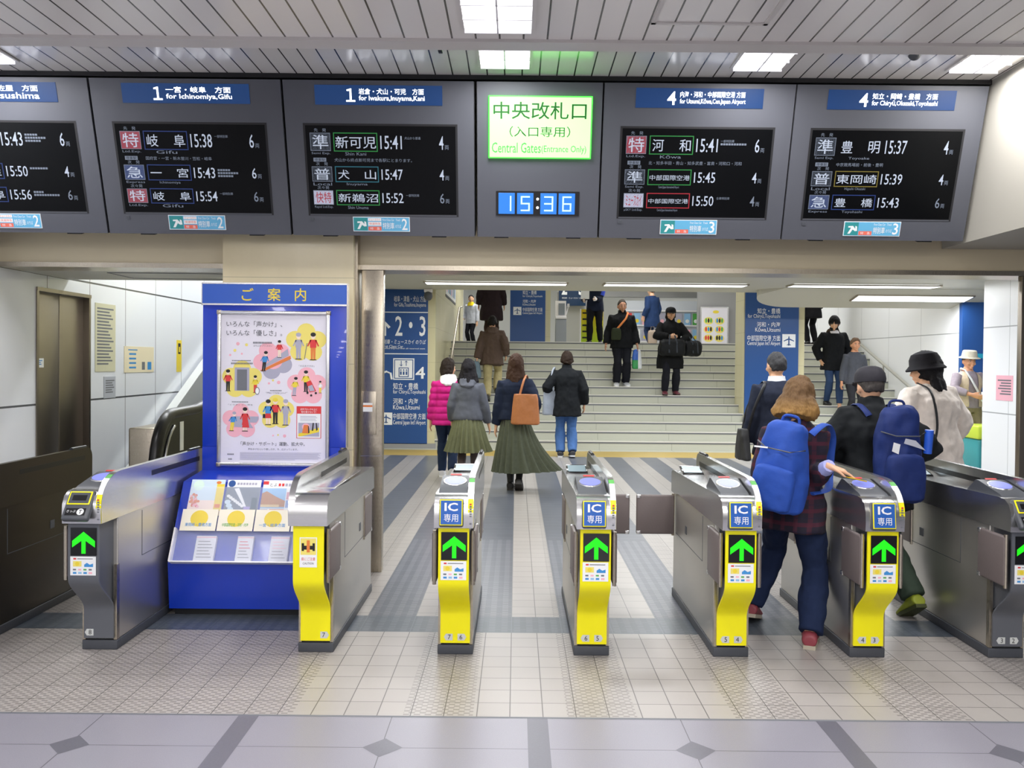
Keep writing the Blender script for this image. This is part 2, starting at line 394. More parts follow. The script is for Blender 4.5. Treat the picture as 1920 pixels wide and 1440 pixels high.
d1 = struct(MB().box((-3.915, 6.635, 0.02), (-3.9, 7.465, 2.1), M_DARK).build('door_1', smooth=False))
for k in range(2):
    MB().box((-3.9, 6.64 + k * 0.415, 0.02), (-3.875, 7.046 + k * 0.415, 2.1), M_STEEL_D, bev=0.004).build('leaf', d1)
MB().box((-3.895, 6.63, 0), (-3.82, 6.66, 2.1), M_STEEL_D).build('frame', d1)
MB().box((-3.895, 7.44, 0), (-3.82, 7.47, 2.1), M_STEEL_D).build('frame', d1)
# corridor beyond the gates
mb = MB(); mb.box((-2.1, 6.6, 0), (-2.0, 12.0, 2.82), M_CREAM); mb.box((-2.8, 12.0, 0), (-2.7, 14.9, 2.82), M_CREAM); mb.box((-2.8, 11.9, 0), (-2.0, 12.0, 2.82), M_CREAM); struct(mb.build('wall_corridor', smooth=False))
mb = MB()
mb.box((-3.83, 7.12, 3.9), (-1.4, 14, 3.95), M_SOFFIT); mb.box((-2.1, 6.42, 2.81), (7.7, 14.50, 2.95), M_SOFFIT)
mb.box((-2.1, 12, 2.81), (-2.7, 14.5, 2.95), M_SOFFIT); mb.box((-2.7, 14.44, 2.95), (7.7, 14.5, 4.5), M_SOFFIT)
struct(mb.build('ceiling', smooth=False))
def curved_soffit():                                           # dropped canopy with a rounded end over the right flight
    mb = MB(); top = [(4.35, 13.5), (9, 13.5), (9, 14.62)]
    arc = [(4.75 - 0.72 * math.sin(t), 13.9 + 0.72 * math.cos(t) * 1.0) for t in [k * PI / 2 / 10 for k in range(11)]]
    pl = top + arc; zb = lambda y: 2.803 - max(0, y - 13.5) / 1.12 * .235
    n = len(pl); vs = [(a, b, zb(b)) for a, b in pl] + [(a, b, 2.81) for a, b in pl]
    mb.add(vs, [tuple(range(n)), tuple(range(2 * n - 1, n - 1, -1))] + [(i, i + n, (i + 1) % n + n, (i + 1) % n) for i in range(n)], M_SOFFIT); return struct(mb.build('soffit', smooth=False))
curved_soffit()
# ceiling hatch frames
def hatch(x0, y0, x1, y1, z, n):
    mb = MB(); t = 0.02
    for a, b in (((x0, y0), (x1, y0 + t)), ((x0, y1 - t), (x1, y1)), ((x0, y0), (x0 + t, y1)), ((x1 - t, y0), (x1, y1))):
        mb.box((a[0], a[1], z - 0.006), (b[0], b[1], z - 0.0005), M_TRIM)
    return struct(mb.build('trim_%d' % n, smooth=False))
hatch(0.60, 2.6, 1.13, 3.82, 3.12, 4)
hatch(-1.3, 11.3, -0.6, 12.1, 2.81, 5)
# stairs: thirteen risers
def stairs():
    t = struct(thing('staircase', 'wide pale stone staircase with metal nosings rising beyond the gates', 'stairs', (0, 14.9, 0)))
    del t['category']
    for k in range(13):
        y0 = 14.9 + 0.3 * k - 14.9; z0 = 0.155 * k
        mb = MB(); mb.box((-1.45, y0, 0), (7.6, 4.2, 0.155), M_STAIR); o = mb.build('step', t, smooth=False); o.location = (0, 0, z0)
        nb = MB(); nb.box((-1.45, y0 - 0.012, 0.142), (7.6, y0 + 0.05, 0.158), mat('nosing_light', 'd6d4ce', .35)); nb.box((-1.45, y0 - 0.006, 0.118), (7.6, y0, 0.142), M_PGREY)
        n = nb.build('nosing', o, smooth=False)
    return t
stairs()
ZT = 2.015
sbox('floor', (-4, 18.7, 1.9), (9, 32, ZT), M_STAIR)
# side walls of the stairs, pillars
sbox('wall_stair', (-2.0, 15.15, 0), (-1.45, 22.5, 4.6), M_CREAM)
sbox('wall_right', (7.6, 14.3, 0), (7.8, 26, 4.6), M_WALL_R)
sbox('wall_right', (7.6, 14.2, 0), (9.0, 14.3, 4.6), M_SIGNBLUE)
MB().box((7.62, 14.19, 1.70), (9.0, 14.197, 1.78), mat('cyan_stripe', '2aa3c4', 0.4)).build('trim_6')['kind'] = 'structure'
mb = MB(); mb.box((6.87, 11.3, 0), (7.9, 12.25, 2.81), M_WALL_R); struct(mb.build('column', smooth=False))
sbox('baseboard_left', (-2.72, 14.86, 0), (-1.43, 15.16, 0.09), M_GREYWALL)
sbox('ceiling', (-4, 14.5, 4.5), (9, 32, 4.6), M_SOFFIT)
def upper():
    mb = MB()
    mb.box((-4, 30, ZT), (9, 30.2, 4.6), M_WHITE); mb.box((2.0, 26, 3.62), (6.2, 26.3, 4.0), M_GREYWALL); mb.box((5.25, 24.2, ZT), (6.42, 24.3, 3.75), M_GREYWALL)
    mb.box((1.02, 21.2, ZT), (1.9, 21.3, 3.35), M_GREYWALL); mb.box((1.9, 21.2, ZT), (2.02, 21.3, 4.5), M_CREAM)
    mb.box((6.42, 23.9, ZT), (6.48, 24.2, 4.5), M_WHITE); mb.box((-4, 22.5, ZT), (-1.45, 22.6, 4.6), M_WHITE)
    return struct(mb.build('wall_back', smooth=False))
upper()
# ---------------------------------------------------------------- lamps of the place, and unseen ones added
def arealight(parent, sx, sy, watts, loc, col=(1, 0.97, 0.94), rot=(0, 0, 0), spread=None):
    l = bpy.data.lights.new('lamp', 'AREA'); l.shape = 'RECTANGLE'; l.size = sx; l.size_y = sy; l.energy = watts; l.color = col
    if spread: l.spread = spread
    o = bpy.data.objects.new('lamp', l); COL.objects.link(o); o.parent = parent; o.location = loc; o.rotation_euler = rot; return o
def downlight(x, y, z, label, sy=0.6, group=None):
    t = thing('ceiling_light', label, 'ceiling light', (x, y, z), 0, group); sx = 0.31
    mb = MB(); h = 0.045
    for a, b in (((-sx / 2 - .018, -sy / 2 - .018), (sx / 2 + .018, -sy / 2)), ((-sx / 2 - .018, sy / 2), (sx / 2 + .018, sy / 2 + .018)), ((-sx / 2 - .018, -sy / 2), (-sx / 2, sy / 2)), ((sx / 2, -sy / 2), (sx / 2 + .018, sy / 2))):
        mb.box((a[0], a[1], -0.012), (b[0], b[1], -0.001), M_TRIM)
    mb.build('frame', t, smooth=False)
    MB().box((-sx / 2, -sy / 2, -0.006), (sx / 2, sy / 2, -0.002), M_DIFF).build('diffuser', t, smooth=False)
    lv = MB(); n = max(2, round(sy / 0.16))
    lv.box((-0.004, -sy / 2, -0.03), (0.004, sy / 2, -0.006), M_LOUVRE)
    for k in range(n + 1):
        yy = -sy / 2 + k * sy / n; lv.box((-sx / 2, yy - 0.003, -0.03), (sx / 2, yy + 0.003, -0.006), M_LOUVRE)
    lv.build('louvre', t, smooth=False)
    arealight(t, sx * .95, sy * .95, HALL_W, (0, 0, -0.034), (1, 0.98, 0.965)); return t
downlight(-0.10, 3.58, 3.12, 'white louvred ceiling light nearest the viewer, at the top centre of the picture')
for x, n in ((-3.36, 'square white ceiling light at the far left edge, above the boards'), (-0.09, 'square white ceiling light directly above the green lit entrance sign'), (1.515, 'square white ceiling light above the board for the airport trains'), (2.89, 'square white ceiling light in the right corner, beside the white bulkhead')):
    downlight(x, 5.02, 3.46, n, 0.6)
for y in (1.9, -0.6, -3.1, -5.6, -8.1, -10.6, -13.1):  # rows farther back are unseen, added to brighten upright faces
    for x in (-6.6, -4.6, -2.6, -0.6, 1.4, 2.3):
        downlight(x, y, 3.12, 'unseen white louvred ceiling light over the hall behind the viewer', 0.6, 'unseen ceiling lights over the hall behind the viewer')
def tubelight(x, y, z, L, label, tilt=0.0, group=None, wd=0.3, pw=1.0):
    t = thing('fluorescent_light', label, 'ceiling light', (x, y, z), 0, group); t.rotation_euler = (tilt, 0, 0)
    mb = MB(); mb.box((-L / 2 - .03, -wd / 2 - .02, -0.02), (L / 2 + .03, -wd / 2, 0.0), M_STEEL_W); mb.box((-L / 2 - .03, wd / 2, -0.02), (L / 2 + .03, wd / 2 + .02, 0), M_STEEL_W)
    mb.box((-L / 2 - .03, -wd / 2, -0.02), (-L / 2, wd / 2, 0), M_STEEL_W); mb.box((L / 2, -wd / 2, -0.02), (L / 2 + .03, wd / 2, 0), M_STEEL_W); mb.build('frame', t, smooth=False)
    MB().box((-L / 2, -wd / 2, -0.022), (L / 2, wd / 2, -0.004), M_TUBE).build('diffuser', t, smooth=False)
    arealight(t, L * .95, wd * .9, CORR_W * pw * L / 2.2, (0, 0, -0.03), (0.97, 0.99, 1.0)); return t
tubelight(-0.33, 13.1, 2.805, 2.2, 'long fluorescent light above the left part of the stairs, left of three in line', pw=1.05)
tubelight(2.48, 13.1, 2.805, 2.2, 'long fluorescent light above the middle of the stairs, second of three in line', pw=1.05)
tubelight(5.40, 13.0, 2.805, 2.25, 'long fluorescent light above the right flight, third of three in line', pw=1.05)
tubelight(6.62, 13.97, 2.700, 1.9, 'shorter fluorescent light under the curved canopy at the right', -.208)
for y in (7.6, 10.2):
    for x in (-0.6, 2.2, 5.0):
        tubelight(x, y, 2.805, 2.2, 'long fluorescent light over the passage just behind the beam', 0, 'fluorescent lights hidden behind the beam', pw=.95)
for y in (8.4, 10.6, 12.6): tubelight(-2.9, y, 3.89, 2.2, 'unseen fluorescent light added high above the escalator well', 0, 'unseen fluorescent lights added above the escalator well', pw=1.4)  # added out of view to brighten the wall in the left opening
def upper_light(x, y):
    t = thing('ceiling_panel_light', 'unseen bright ceiling panel over the stairs and upper concourse', 'ceiling light', (x, y, 4.49), 0, 'unseen ceiling panels over the stairs and upper concourse')
    MB().box((-.6, -.6, -0.02), (.6, .6, -0.003), M_TUBE).build('diffuser', t, smooth=False); arealight(t, 1.1, 1.1, UPPER_W, (0, 0, -0.03)); return t
for x, y in ((-0.5, 20.5), (2.6, 20.5), (5.6, 20.5), (-1, 26), (1, 24), (3.6, 23), (5.6, 27), (6.6, 16.6), (2.2, 16.6)): upper_light(x, y)  # the two over the stairs are unseen, added to brighten the right wall
# ---------------------------------------------------------------- departure boards
TILT = math.atan2(0.31, 1.017)
BW, BH = 1.268, 1.02
def board_frame(name, label, cat, x, wdt):
    t = thing(name, label, cat, (x, 5.8, 2.436)); t.rotation_euler = (TILT, 0, 0)
    mb = MB(); g = 0.004
    mb.prism([(0, 0), (0, BH), (0.12, BH), (0.32, 0)], -wdt / 2 + g, wdt / 2 - g, 'x', M_CASING)
    mb.box((-wdt / 2, 0.012, 0.002), (wdt / 2, 0.11, BH - 0.004), M_DARK)
    for q in (-0.3, 0.3): mb.box((q * wdt - 0.05, 0.03, -0.012), (q * wdt + 0.05, 0.07, 0.0), M_DARK)
    mb.build('casing', t, smooth=False); return t
SU0, SU1, SV0, SV1 = -0.502, 0.508, 0.149, 0.735
def board(x, plat, jp, en, rows, stops, label, sticker, hdr=True):
    t = board_frame('departure_board', label, 'departure board', x, BW)
    h = MB().box((-0.422, -0.003, 0.865), (0.422, 0.006, 0.99), M_HDR).build('header_sign', t, smooth=False)
    l = MB(); y = -0.0036
    if plat: l.text({'1': '１', '4': '4'}.get(plat, plat), -0.215, 0.884, -0.155, 0.969, y, M_LED, bold=0.012, fit='aspect')
    l.text(jp, -0.13 if plat else -.36, 0.932, 0.30, 0.97, y, M_LED, bold=0.008); l.text(en, -0.13 if plat else -.30, 0.885, 0.305, 0.925, y, M_LED, bold=0.008)
    l.build('lettering', h, smooth='flat')
    mb = MB(); mb.frame(SU0 - .012, SV0 - .014, SU1 + .012, SV1 + .012, .014, -0.0015, M_DARK)
    mb.box((SU0, 0.0, SV0), (SU1, 0.004, SV1), M_SCREEN); mb.rect(SU0, SV0 - .012, SU1, SV0 - .004, -0.002, M_CASING); mb.rect(SU0, SV0, SU1, SV1, -0.001, M_SCREEN)
    sc = mb.build('screen', t, smooth='flat')
    W, H = SU1 - SU0, SV1 - SV0; y = -0.0028
    def U(u): return SU0 + u * W
    def V(v): return SV1 - v * H
    k = None
    def tx(s, u0, v0, u1, v1, m=M_LCD, b=0.0, yy=y - .0006): k.text(s, U(u0), V(v1), U(u1), V(v0), yy, m, bold=b)
    def bx(u0, v0, u1, v1, m): k.rect(U(u0), V(v1), U(u1), V(v0), y, m)
    for r, (icon, ic, tc, sub, dest, dc, rom, tm, note, cars) in enumerate(rows):
        k = MB(); v0, v1 = ((.085, .285), (.46, .63), (.73, .895))[r]; hh = v1 - v0; s = 0.004 * r
        tx(('先　発', '次　発', '次々発')[r], .06, v0 - .05, .14, v0 - .012, M_LCDD)
        bx(.03, v0, .165, v1, M_LCDD); bx(.033, v0 + .006, .162, v1 - .006, ic)
        tx(icon, .045, v0 + .02, .15, v1 - .02, tc, .003)
        tx(sub, .035, v1 + .012, .16, v1 + .045, M_LCDD)
        if dc: k.frame(U(.185), V(v1 + .005), U(.478), V(v0 - .005), .006, y, dc)
        if len(dest) == 2:
            tx(dest[0], .205, v0 + .035, .28, v1 - .03, M_LCD, .003); tx(dest[1], .385, v0 + .035, .46, v1 - .03, M_LCD, .003)
        else: tx(dest, .198, v0 + (.035 if len(dest) < 5 else .06), .468, v1 - (.03 if len(dest) < 5 else .05), M_LCD, .003)
        tx(rom, .26, v1 + .012, .40, v1 + .048, M_LCDD)
        tx(tm, .497, v0 + .025, .64, v1 - .025, M_LCD, .004)
        if note:
            for q, n in enumerate(note.split('|')):
                if n[0] == '#':
                    for e in range(len(n)): bx(.658 + e * .0175, v0 + .04 + q * .034, .672 + e * .0175, v0 + .062 + q * .034, M_LCDD)
                else: tx(n, .658, v0 + .035 + q * .034, .66 + .0175 * len(n), v0 + .07 + q * .034 - .004, M_LCDD)
        tx(cars, .888, v0 + .025, .918, v1 - .025, M_LCD if r < 2 else M_LCDD, .004); tx('両', .926, v1 - .075, .952, v1 - .025, M_LCDD); k.build('train_row', sc, smooth='flat')
    if stops:
        k = MB(); bx(.045, .362, .13, .405, M_LCDD); tx('停車駅', .052, .367, .123, .40, M_SCREEN); tx(stops, .185, .364, min(.93, .185 + .026 * len(stops)), .405, M_LCDD); k.build('stop_list', sc, smooth='flat')
    st = MB(); a = -.21; st.box((a, -0.004, .030), (a + .392, 0.0, .130), M_PWHITE); f = st.build('platform_sticker', t, smooth=False)
    q = MB(); y = -.0046
    q.rect(a + .004, .034, a + .388, .126, y, M_STICKB); q.rect(a + .006, .036, a + .10, .124, y - .0003, M_STICKT)
    q.add([(a + .028, y - .0006, .046), (a + .045, y - .0006, .046), (a + .062, y - .0006, .075), (a + .078, y - .0006, .064), (a + .094, y - .0006, .066), (a + .09, y - .0006, .096), (a + .078, y - .0006, .10), (a + .079, y - .0006, .08), (a + .062, y - .0006, .10), (a + .03, y - .0006, .098), (a + .03, y - .0006, .088), (a + .05, y - .0006, .088)], [tuple(range(12))], M_PWHITE)
    if sticker == '2': q.rect(a + .105, .102, a + .196, .122, y - .0003, M_PWHITE); q.text('ミュースカイ', a + .112, .105, a + .19, .119, y - .0006, M_STICKR)
    if sticker in '23': q.rect(a + .105, .070, a + .196, .096, y - .0003, M_PWHITE if sticker == '2' else M_STICKB)
    if sticker == '2': q.text('快速特急', a + .112, .075, a + .19, .092, y - .0006, M_STICKR)
    q.rect(a + .105, .037, a + .196, .064, y - .0003, M_STICKR); q.text('特　急', a + .118, .042, a + .184, .059, y - .0006, M_PWHITE)
    q.text('First Class Car', a + .205, .103, a + .285, .118, y - .0006, M_PWHITE); q.text('特別車', a + .205, .048, a + .285, .092, y - .0006, M_PWHITE, bold=.006)
    q.text('Track', a + .296, .103, a + .328, .118, y - .0006, M_PWHITE); q.text('のりば', a + .292, .055, a + .332, .08, y - .0006, M_PWHITE)
    q.text(sticker, a + .338, .042, a + .376, .12, y - .0006, M_PWHITE, bold=.01); q.build('lettering', f, smooth='flat')
    MB().box((SU0 + .0, -0.004, .10), (SU0 + .024, 0.0, .123), M_DGREY).build('sensor', t, smooth=False)
    return t
N, D_ = M_SCREEN, M_LCD
rd = lambda c: ('特', M_LRED, D_, 'Ltd.Exp.')
TOK, SEMI, LOC, EXP = ('特', M_LRED, D_, 'Ltd.Exp.'), ('準', N, D_, 'Semi Exp.'), ('普', N, D_, 'Local'), ('急', M_LBLUE, D_, 'Express')
KAI, SKY = ('快特', M_LLAV, M_LRED, 'Rapid Ltd.Exp.'), ('ミュースカイ', M_LLAV, M_LRED, 'μSKY Ltd.Exp.')
board(-3.480, '1', '津島・佐屋　方面', 'for Tsushima', [EXP + ('佐屋', M_LBLUE, 'Saya', '15:43', '#####|########|######', '6'), LOC + ('佐屋', M_LBLUE, 'Saya', '15:50', '#######', '4'), TOK + ('岐阜', M_LBLUE, 'Gifu', '15:56', '####|##########', '6')], '', 'grey departure board at the left edge, cut off, last train at 15:56', '2')
board(-2.205, '1', '一宮・岐阜　方面', 'for Ichinomiya,Gifu', [TOK + ('岐阜', M_LBLUE, 'Gifu', '15:38', '一部特別車', '6'), EXP + ('一宮', M_LBLUE, 'Ichinomiya', '15:43', '#####|########|######', '6'), TOK + ('岐阜', M_LBLUE, 'Gifu', '15:54', '一部特別車', '6')], '国府宮・一宮・新木曽川・笠松・岐阜', 'grey departure board headed for Ichinomiya and Gifu, platform 1', '2')
board(-0.929, '1', '岩倉・犬山・可児　方面', 'for Iwakura,Inuyama,Kani', [SEMI + ('新可児', M_LGREEN, 'Shin Kani', '15:41', '犬山から普通', '4'), LOC + ('犬山', M_LTEAL, 'Inuyama', '15:47', '', '4'), KAI + ('新鵜沼', M_LGREEN, 'Shin Unuma', '15:52', '一部特別車', '6')], '犬山から終点新可児まで各駅にとまります。', 'grey departure board headed for Iwakura, Inuyama and Kani, left of the green sign', '2')
board(1.196, '4', '内海・河和・中部国際空港 方面', 'for Utsumi,Kōwa,Cen.Japan Airport', [TOK + ('河和', M_LGREEN, 'Kōwa', '15:41', '一部特別車|##########', '6'), SEMI + ('中部国際空港', M_LGREEN, 'Central Japan International Airport', '15:45', '', '4'), SKY + ('中部国際空港', M_LRED, 'Central Japan International Airport', '15:50', '全車特別車', '4')], '北・知多半田・青山・知多武豊・富貴・河和口・河和', 'grey departure board headed for Utsumi, Kowa and the airport, right of the green sign', '3')
board(2.467, '4', '知立・岡崎・豊橋　方面', 'for Chiryū,Okazaki,Toyohashi', [SEMI + ('豊明', None, 'Toyoake', '15:37', '', '4'), LOC + ('東岡崎', M_LYEL, 'Higashi Okazaki', '15:39', '', '4'), EXP + ('豊橋', M_LBLUE, 'Toyohashi', '15:43', '', '6')], '中京競馬場前・前後・豊明', 'grey departure board headed for Chiryu, Okazaki and Toyohashi, farthest right', '3')
def centre_panel():
    t = board_frame('entrance_sign_board', 'grey board with a lit green Central Gates sign and a blue digital clock', 'sign board', 0.138, 0.838)
    X = -0.138
    s = MB().box((-0.201 + X, -0.02, 0.532), (0.488 + X, 0.0, 0.933), M_GEDGE, bev=.004).build('lit_sign', t)
    l = MB(); y = -.0212
    l.rect(-.193 + X, .540, .480 + X, .925, -.0206, M_GSIGN)
    l.text('中央改札口', -.168 + X, .785, .450 + X, .895, y, M_GTEXT, bold=.006); l.text('（入口専用）', -.06 + X, .672, .345 + X, .740, y, M_GTEXT)
    l.text('Central Gates', -.178 + X, .568, .150 + X, .635, y, M_GTEXT2, bold=.004); l.text('(Entrance Only)', .155 + X, .562, .455 + X, .618, y, M_GTEXT2)
    l.build('lettering', s, smooth='flat')
    c = MB().box((-.150 + X, -.006, .149), (.420 + X, .0, .314), M_BLACK).build('clock', t, smooth=False)
    segs = {'1': 'bc', '5': 'afgcd', '3': 'abgcd', '6': 'afgedc'}
    for i, ch in enumerate('1536'):
        u = -.133 + X + (0, .127, .287, .412)[i]; d = MB(); w, h, z = .112, .142, .160
        d.box((u, -.010, z), (u + w, -.006, z + h), M_CLK, bev=.0018); L, Rr, B, T_ = u + .026, u + .088, z + .02, z + h - .02; m_ = (B + T_) / 2; k = .010; y = -.0106
        for sg in segs[ch]:
            a = {'a': (L, T_ - k, Rr, T_), 'd': (L, B, Rr, B + k), 'g': (L, m_ - k / 2, Rr, m_ + k / 2), 'f': (L, m_, L + k, T_), 'e': (L, B, L + k, m_), 'b': (Rr - k, m_, Rr, T_), 'c': (Rr - k, B, Rr, m_)}[sg]
            d.rect(*a, y, M_CLKT)
        d.build('digit', c, smooth='flat')
    p = MB(); p.disc((.135 + X - .0, .262), .010, .010, -.0075, M_PWHITE); p.disc((.135 + X, .204), .010, .010, -.0075, M_PWHITE); p.build('colon', c, smooth='flat')
centre_panel()
# ---------------------------------------------------------------- ticket gates
def arrow(mb, cx, z0, z1, w, y, mt):
    h = z1 - z0; s = .022; t = z1; k = w / 2
    mb.add([(cx - s / 2, y, z0), (cx + s / 2, y, z0), (cx + s / 2, y, t - h * .42), (cx + k, y, t - h * .72), (cx + k, y, t - h * .42), (cx, y, t), (cx - k, y, t - h * .42), (cx - k, y, t - h * .72), (cx - s / 2, y, t - h * .42)], [(0, 1, 2, 8), (2, 3, 4, 5), (8, 2, 5), (8, 5, 6, 7)], mt)
HF = -0.19                                                    # the head stands this far in front of the plinth
def curve_panel(mb, x0, x1, mt, dy=0.0, z0=0.066, z1=0.715):
    p = [(HF + .018, z1), (HF + .018, .43)]
    for k in range(1, 13):
        u = k / 12; e = u * u * (3 - 2 * u); p.append((HF + .018 + (-.012 - HF - .018) * e, .43 - u * .21))
    p.append((-.012, z0)); q = [(a + .012, b) for a, b in reversed(p)]
    mb.prism([(a + dy, b) for a, b in p] + [(a + dy, b) for a, b in q], x0, x1, 'x', mt)
def weather(mb, cx, y, z0):
    w = .066; mb.rect(cx - w, z0, cx + w, z0 + .098, y, M_PWHITE); y -= .0004
    mb.rect(cx - .05, z0 + .082, cx - .035, z0 + .09, y, M_PRED); mb.rect(cx - .03, z0 + .084, cx + .05, z0 + .088, y, M_PGREY)
    mb.rect(cx - .052, z0 + .046, cx - .008, z0 + .074, y, M_PYEL2); mb.disc((cx - .03, z0 + .06), .011, .011, y - .0003, M_PYEL)
    mb.add([(cx + .006, y, z0 + .044), (cx + .052, y, z0 + .044), (cx + .052, y, z0 + .062), (cx + .035, y, z0 + .056), (cx + .02, y, z0 + .066), (cx + .006, y, z0 + .056)], [tuple(range(6))], M_PBLUE)
    for i, m_ in enumerate((M_PGREY, M_PPINK, M_PGREEN, M_PGREY)): mb.rect(cx - .052 + i * .027, z0 + .026, cx - .036 + i * .027, z0 + .034, y, m_)
    for i, m_ in enumerate((M_PBLUE, M_PSKY, M_PBLUE, M_PPINK)): mb.rect(cx - .052 + i * .027, z0 + .008, cx - .034 + i * .027, z0 + .018, y, m_)
def plate(mb, cx, z, s, way, y):
    h = s / 2
    pts = [(cx - h, y, z - h), (cx + h, y, z - h), (cx + h * 1.6, y, z), (cx + h, y, z + h), (cx - h, y, z + h)] if way > 0 else [(cx - h, y, z - h), (cx + h, y, z - h), (cx + h, y, z + h), (cx - h, y, z + h), (cx - h * 1.6, y, z)]
    mb.add(pts, [tuple(range(5))], mat('plate_grey', 'c9ccca', .4))
def gate(X, Y, label, nums, head='IC', front=M_YELLOW, sheet=None, wing=1, flaps='lr', closed='', slot=True, arrow_on=True, reader=True):
    t = thing('ticket_gate', label, 'ticket gate', (X, Y, 0)); L = 1.19; sg = wing; ST = sheet or M_STEEL_T; SB = sheet or M_STEEL
    MB().box((-.095, 0, 0), (.095, L, .052), M_PLINTH, bev=.005).build('plinth', t)
    b = MB(); b.box((-.090, .015, .052), (.090, L - .015, .72), SB, bev=.006)
    for z in (.44,):
        b.box((-.0912, .30, z), (-.0898, L - .1, z + .004), M_DGREY); b.box((.0898, .30, z), (.0912, L - .1, z + .004), M_DGREY)
    for s_ in (-1, 1):
        b.box((s_ * .0905 - .001, .30, .44), (s_ * .0905 + .001, .304, .70), M_DGREY); b.box((s_ * .091 - .002, L - .45, .50), (s_ * .091 + .002, L - .405, .55), M_DGREY)
        b.box((s_ * .084 - .008, -.0, .055), (s_ * .084 + .008, .03, .46), M_STEEL_W)
    b.build('body', t)
    hs = MB(); hs.prism([(HF + .032, .715), (HF + .032, .43), (HF + .06, .37), (0.0, .27), (.02, .25), (.02, .715)], -.066, .066, 'x', M_DGREY); hs.build('housing', t, smooth=False)
    f = MB(); curve_panel(f, -.079, .079, front); fo = f.build('front_panel', t)
    q = MB(); y = HF + .017
    if arrow_on:
        q.box((-.064, y - .002, .548), (.070, y, .692), M_BGLOSS); arrow(q, .003, .558, .672, .118, y - .0026, M_ARROW)
        d_ = q.build('arrow_display', t, smooth='flat'); q = MB(); weather(q, .0, y - .0008, .445); q.build('notice_sticker', t, smooth='flat')
    else:
        q.rect(-.045, .50, .045, .655, y - .0008, M_PWHITE); q.rect(-.04, .565, .04, .65, y - .0012, M_PYEL2); q.box((-.034, y - .0016, .585), (-.022, y - .0012, .625), M_BLACK); q.box((.022, y - .0016, .585), (.034, y - .0012, .625), M_BLACK)
        q.rect(-.022, .592, .022, .612, y - .0016, M_BLACK); q.rect(-.008, .578, .008, .64, y - .002, M_PORANGE); q.text('扉にご注意', -.036, .535, .036, .552, y - .0016, M_PRED); q.text('CAUTION', -.028, .515, .028, .526, y - .0016, M_PBLACK); q.build('notice_sticker', t, smooth='flat')
    n = MB()
    for i, ch in enumerate(nums):
        cx = (-.031 + .062 * i) if len(nums) > 1 else .045 * (1 if nums != '8' else -1); way = (-1 if i == 0 else 1) if len(nums) > 1 else (1 if nums != '8' else -1)
        plate(n, cx, .098, .036, way, -.0128); n.text(ch, cx - .009, .086, cx + .009, .111, -.0134, M_PBLACK, fit='aspect')
    n.build('number_plate', t, smooth='flat')
    # head: long steel box with a rounded nose
    prof = [(HF, .716), (HF - .004, .76), (HF, .815), (HF + .02, .855), (HF + .055, .876), (HF + .11, .882), (.4, .868), (L - .02, .850), (L + .025, .832), (L + .03, .70), (L - .12, .70), (L - .2, .716)]
    h = MB(); h.prism(prof, -.1, .1, 'x', ST); ho = h.build('head', t)
    bm = None
    wg = MB(); r = .20; pts = [(HF + .004, .716), (HF + .0, .80)]
    for k in range(9):
        a = PI - k * PI / 2 / 8; pts.append((HF + .0 + .21 + .21 * math.cos(a), .80 + .165 * math.sin(a)))
    for k in range(7):
        a = PI / 2 - k * PI / 2 / 6; pts.append((L - .03 + .07 * math.cos(a), .895 + .07 * math.sin(a)))
    pts += [(L + .04, .716)]
    x0, x1 = (.070, .102) if sg > 0 else (-.102, -.070)
    wg.prism(pts, x0, x1, 'x', ST)
    if slot:
        for xx in ((x0 - .0012, x0 + .001), (x1 - .001, x1 + .0012)): wg.box((xx[0], .40, .885), (xx[1], L - .06, .915), M_BLACK, bev=.0)
    wo = wg.build('wing', t)
    MB().tube([(0 + (x0 + x1) / 2, L - .20, .968), ((x0 + x1) / 2, L - .02, .966)], .012, M_BLACK, seg=8).build('wing_cap', t)
    if reader:
        rd = MB(); a, c_ = (-.085, .062) if sg > 0 else (-.062, .085)
        rd.prism([(HF + .10, .880), (HF + .12, .892), (.14, .938), (.17, .938), (.26, .868)], a, c_, 'x', M_DGREY); ro = rd.build('reader', t)
        sl = (.938 - .892) / (.14 - HF - .12); T = Matrix.Translation((( a + c_) / 2, .0, 0)) 
        e = MB(); ang = math.atan(sl); ym = HF + .12 + .13; zm = .892 + .13 * sl + .0015
        TT = Matrix.Translation(((a + c_) / 2, ym, zm)) @ Matrix.Rotation(ang, 4, 'X')
        e.loft([[(.058 * math.cos(u) * q_, .060 * math.sin(u) * q_, zz) for u in [2 * PI * i / 28 for i in range(28)]] for q_, zz in ((1.12, -.002), (1.08, .003))], M_STEEL_T, TT)
        e.loft([[(.058 * math.cos(u) * q_, .060 * math.sin(u) * q_, zz) for u in [2 * PI * i / 28 for i in range(28)]] for q_, zz in ((1.0, .0), (.98, .0042))], M_READER, TT)
        e.build('touch_pad', ro)
        e = MB(); e.box((-.03, .085, .001), (.03, .10, .004), M_PRED, TT); e.build('indicator', ro, smooth=False)
        g = MB(); TT = Matrix.Translation((-.01 * sg, L - .22, .872)) @ Matrix.Rotation(.25, 4, 'X'); g.box((-.075, -.07, -.004), (.06, .07, .008), M_BGLOSS, TT, bev=.003); g.box((-.065, -.055, .0085), (.05, .055, .009), mat('display_pale', 'b7d3de', .2, emit=.25), TT); g.build('display', t)
        ws = MB(); ps = pts[:9]                             # white and yellow strip following the nose of the wing
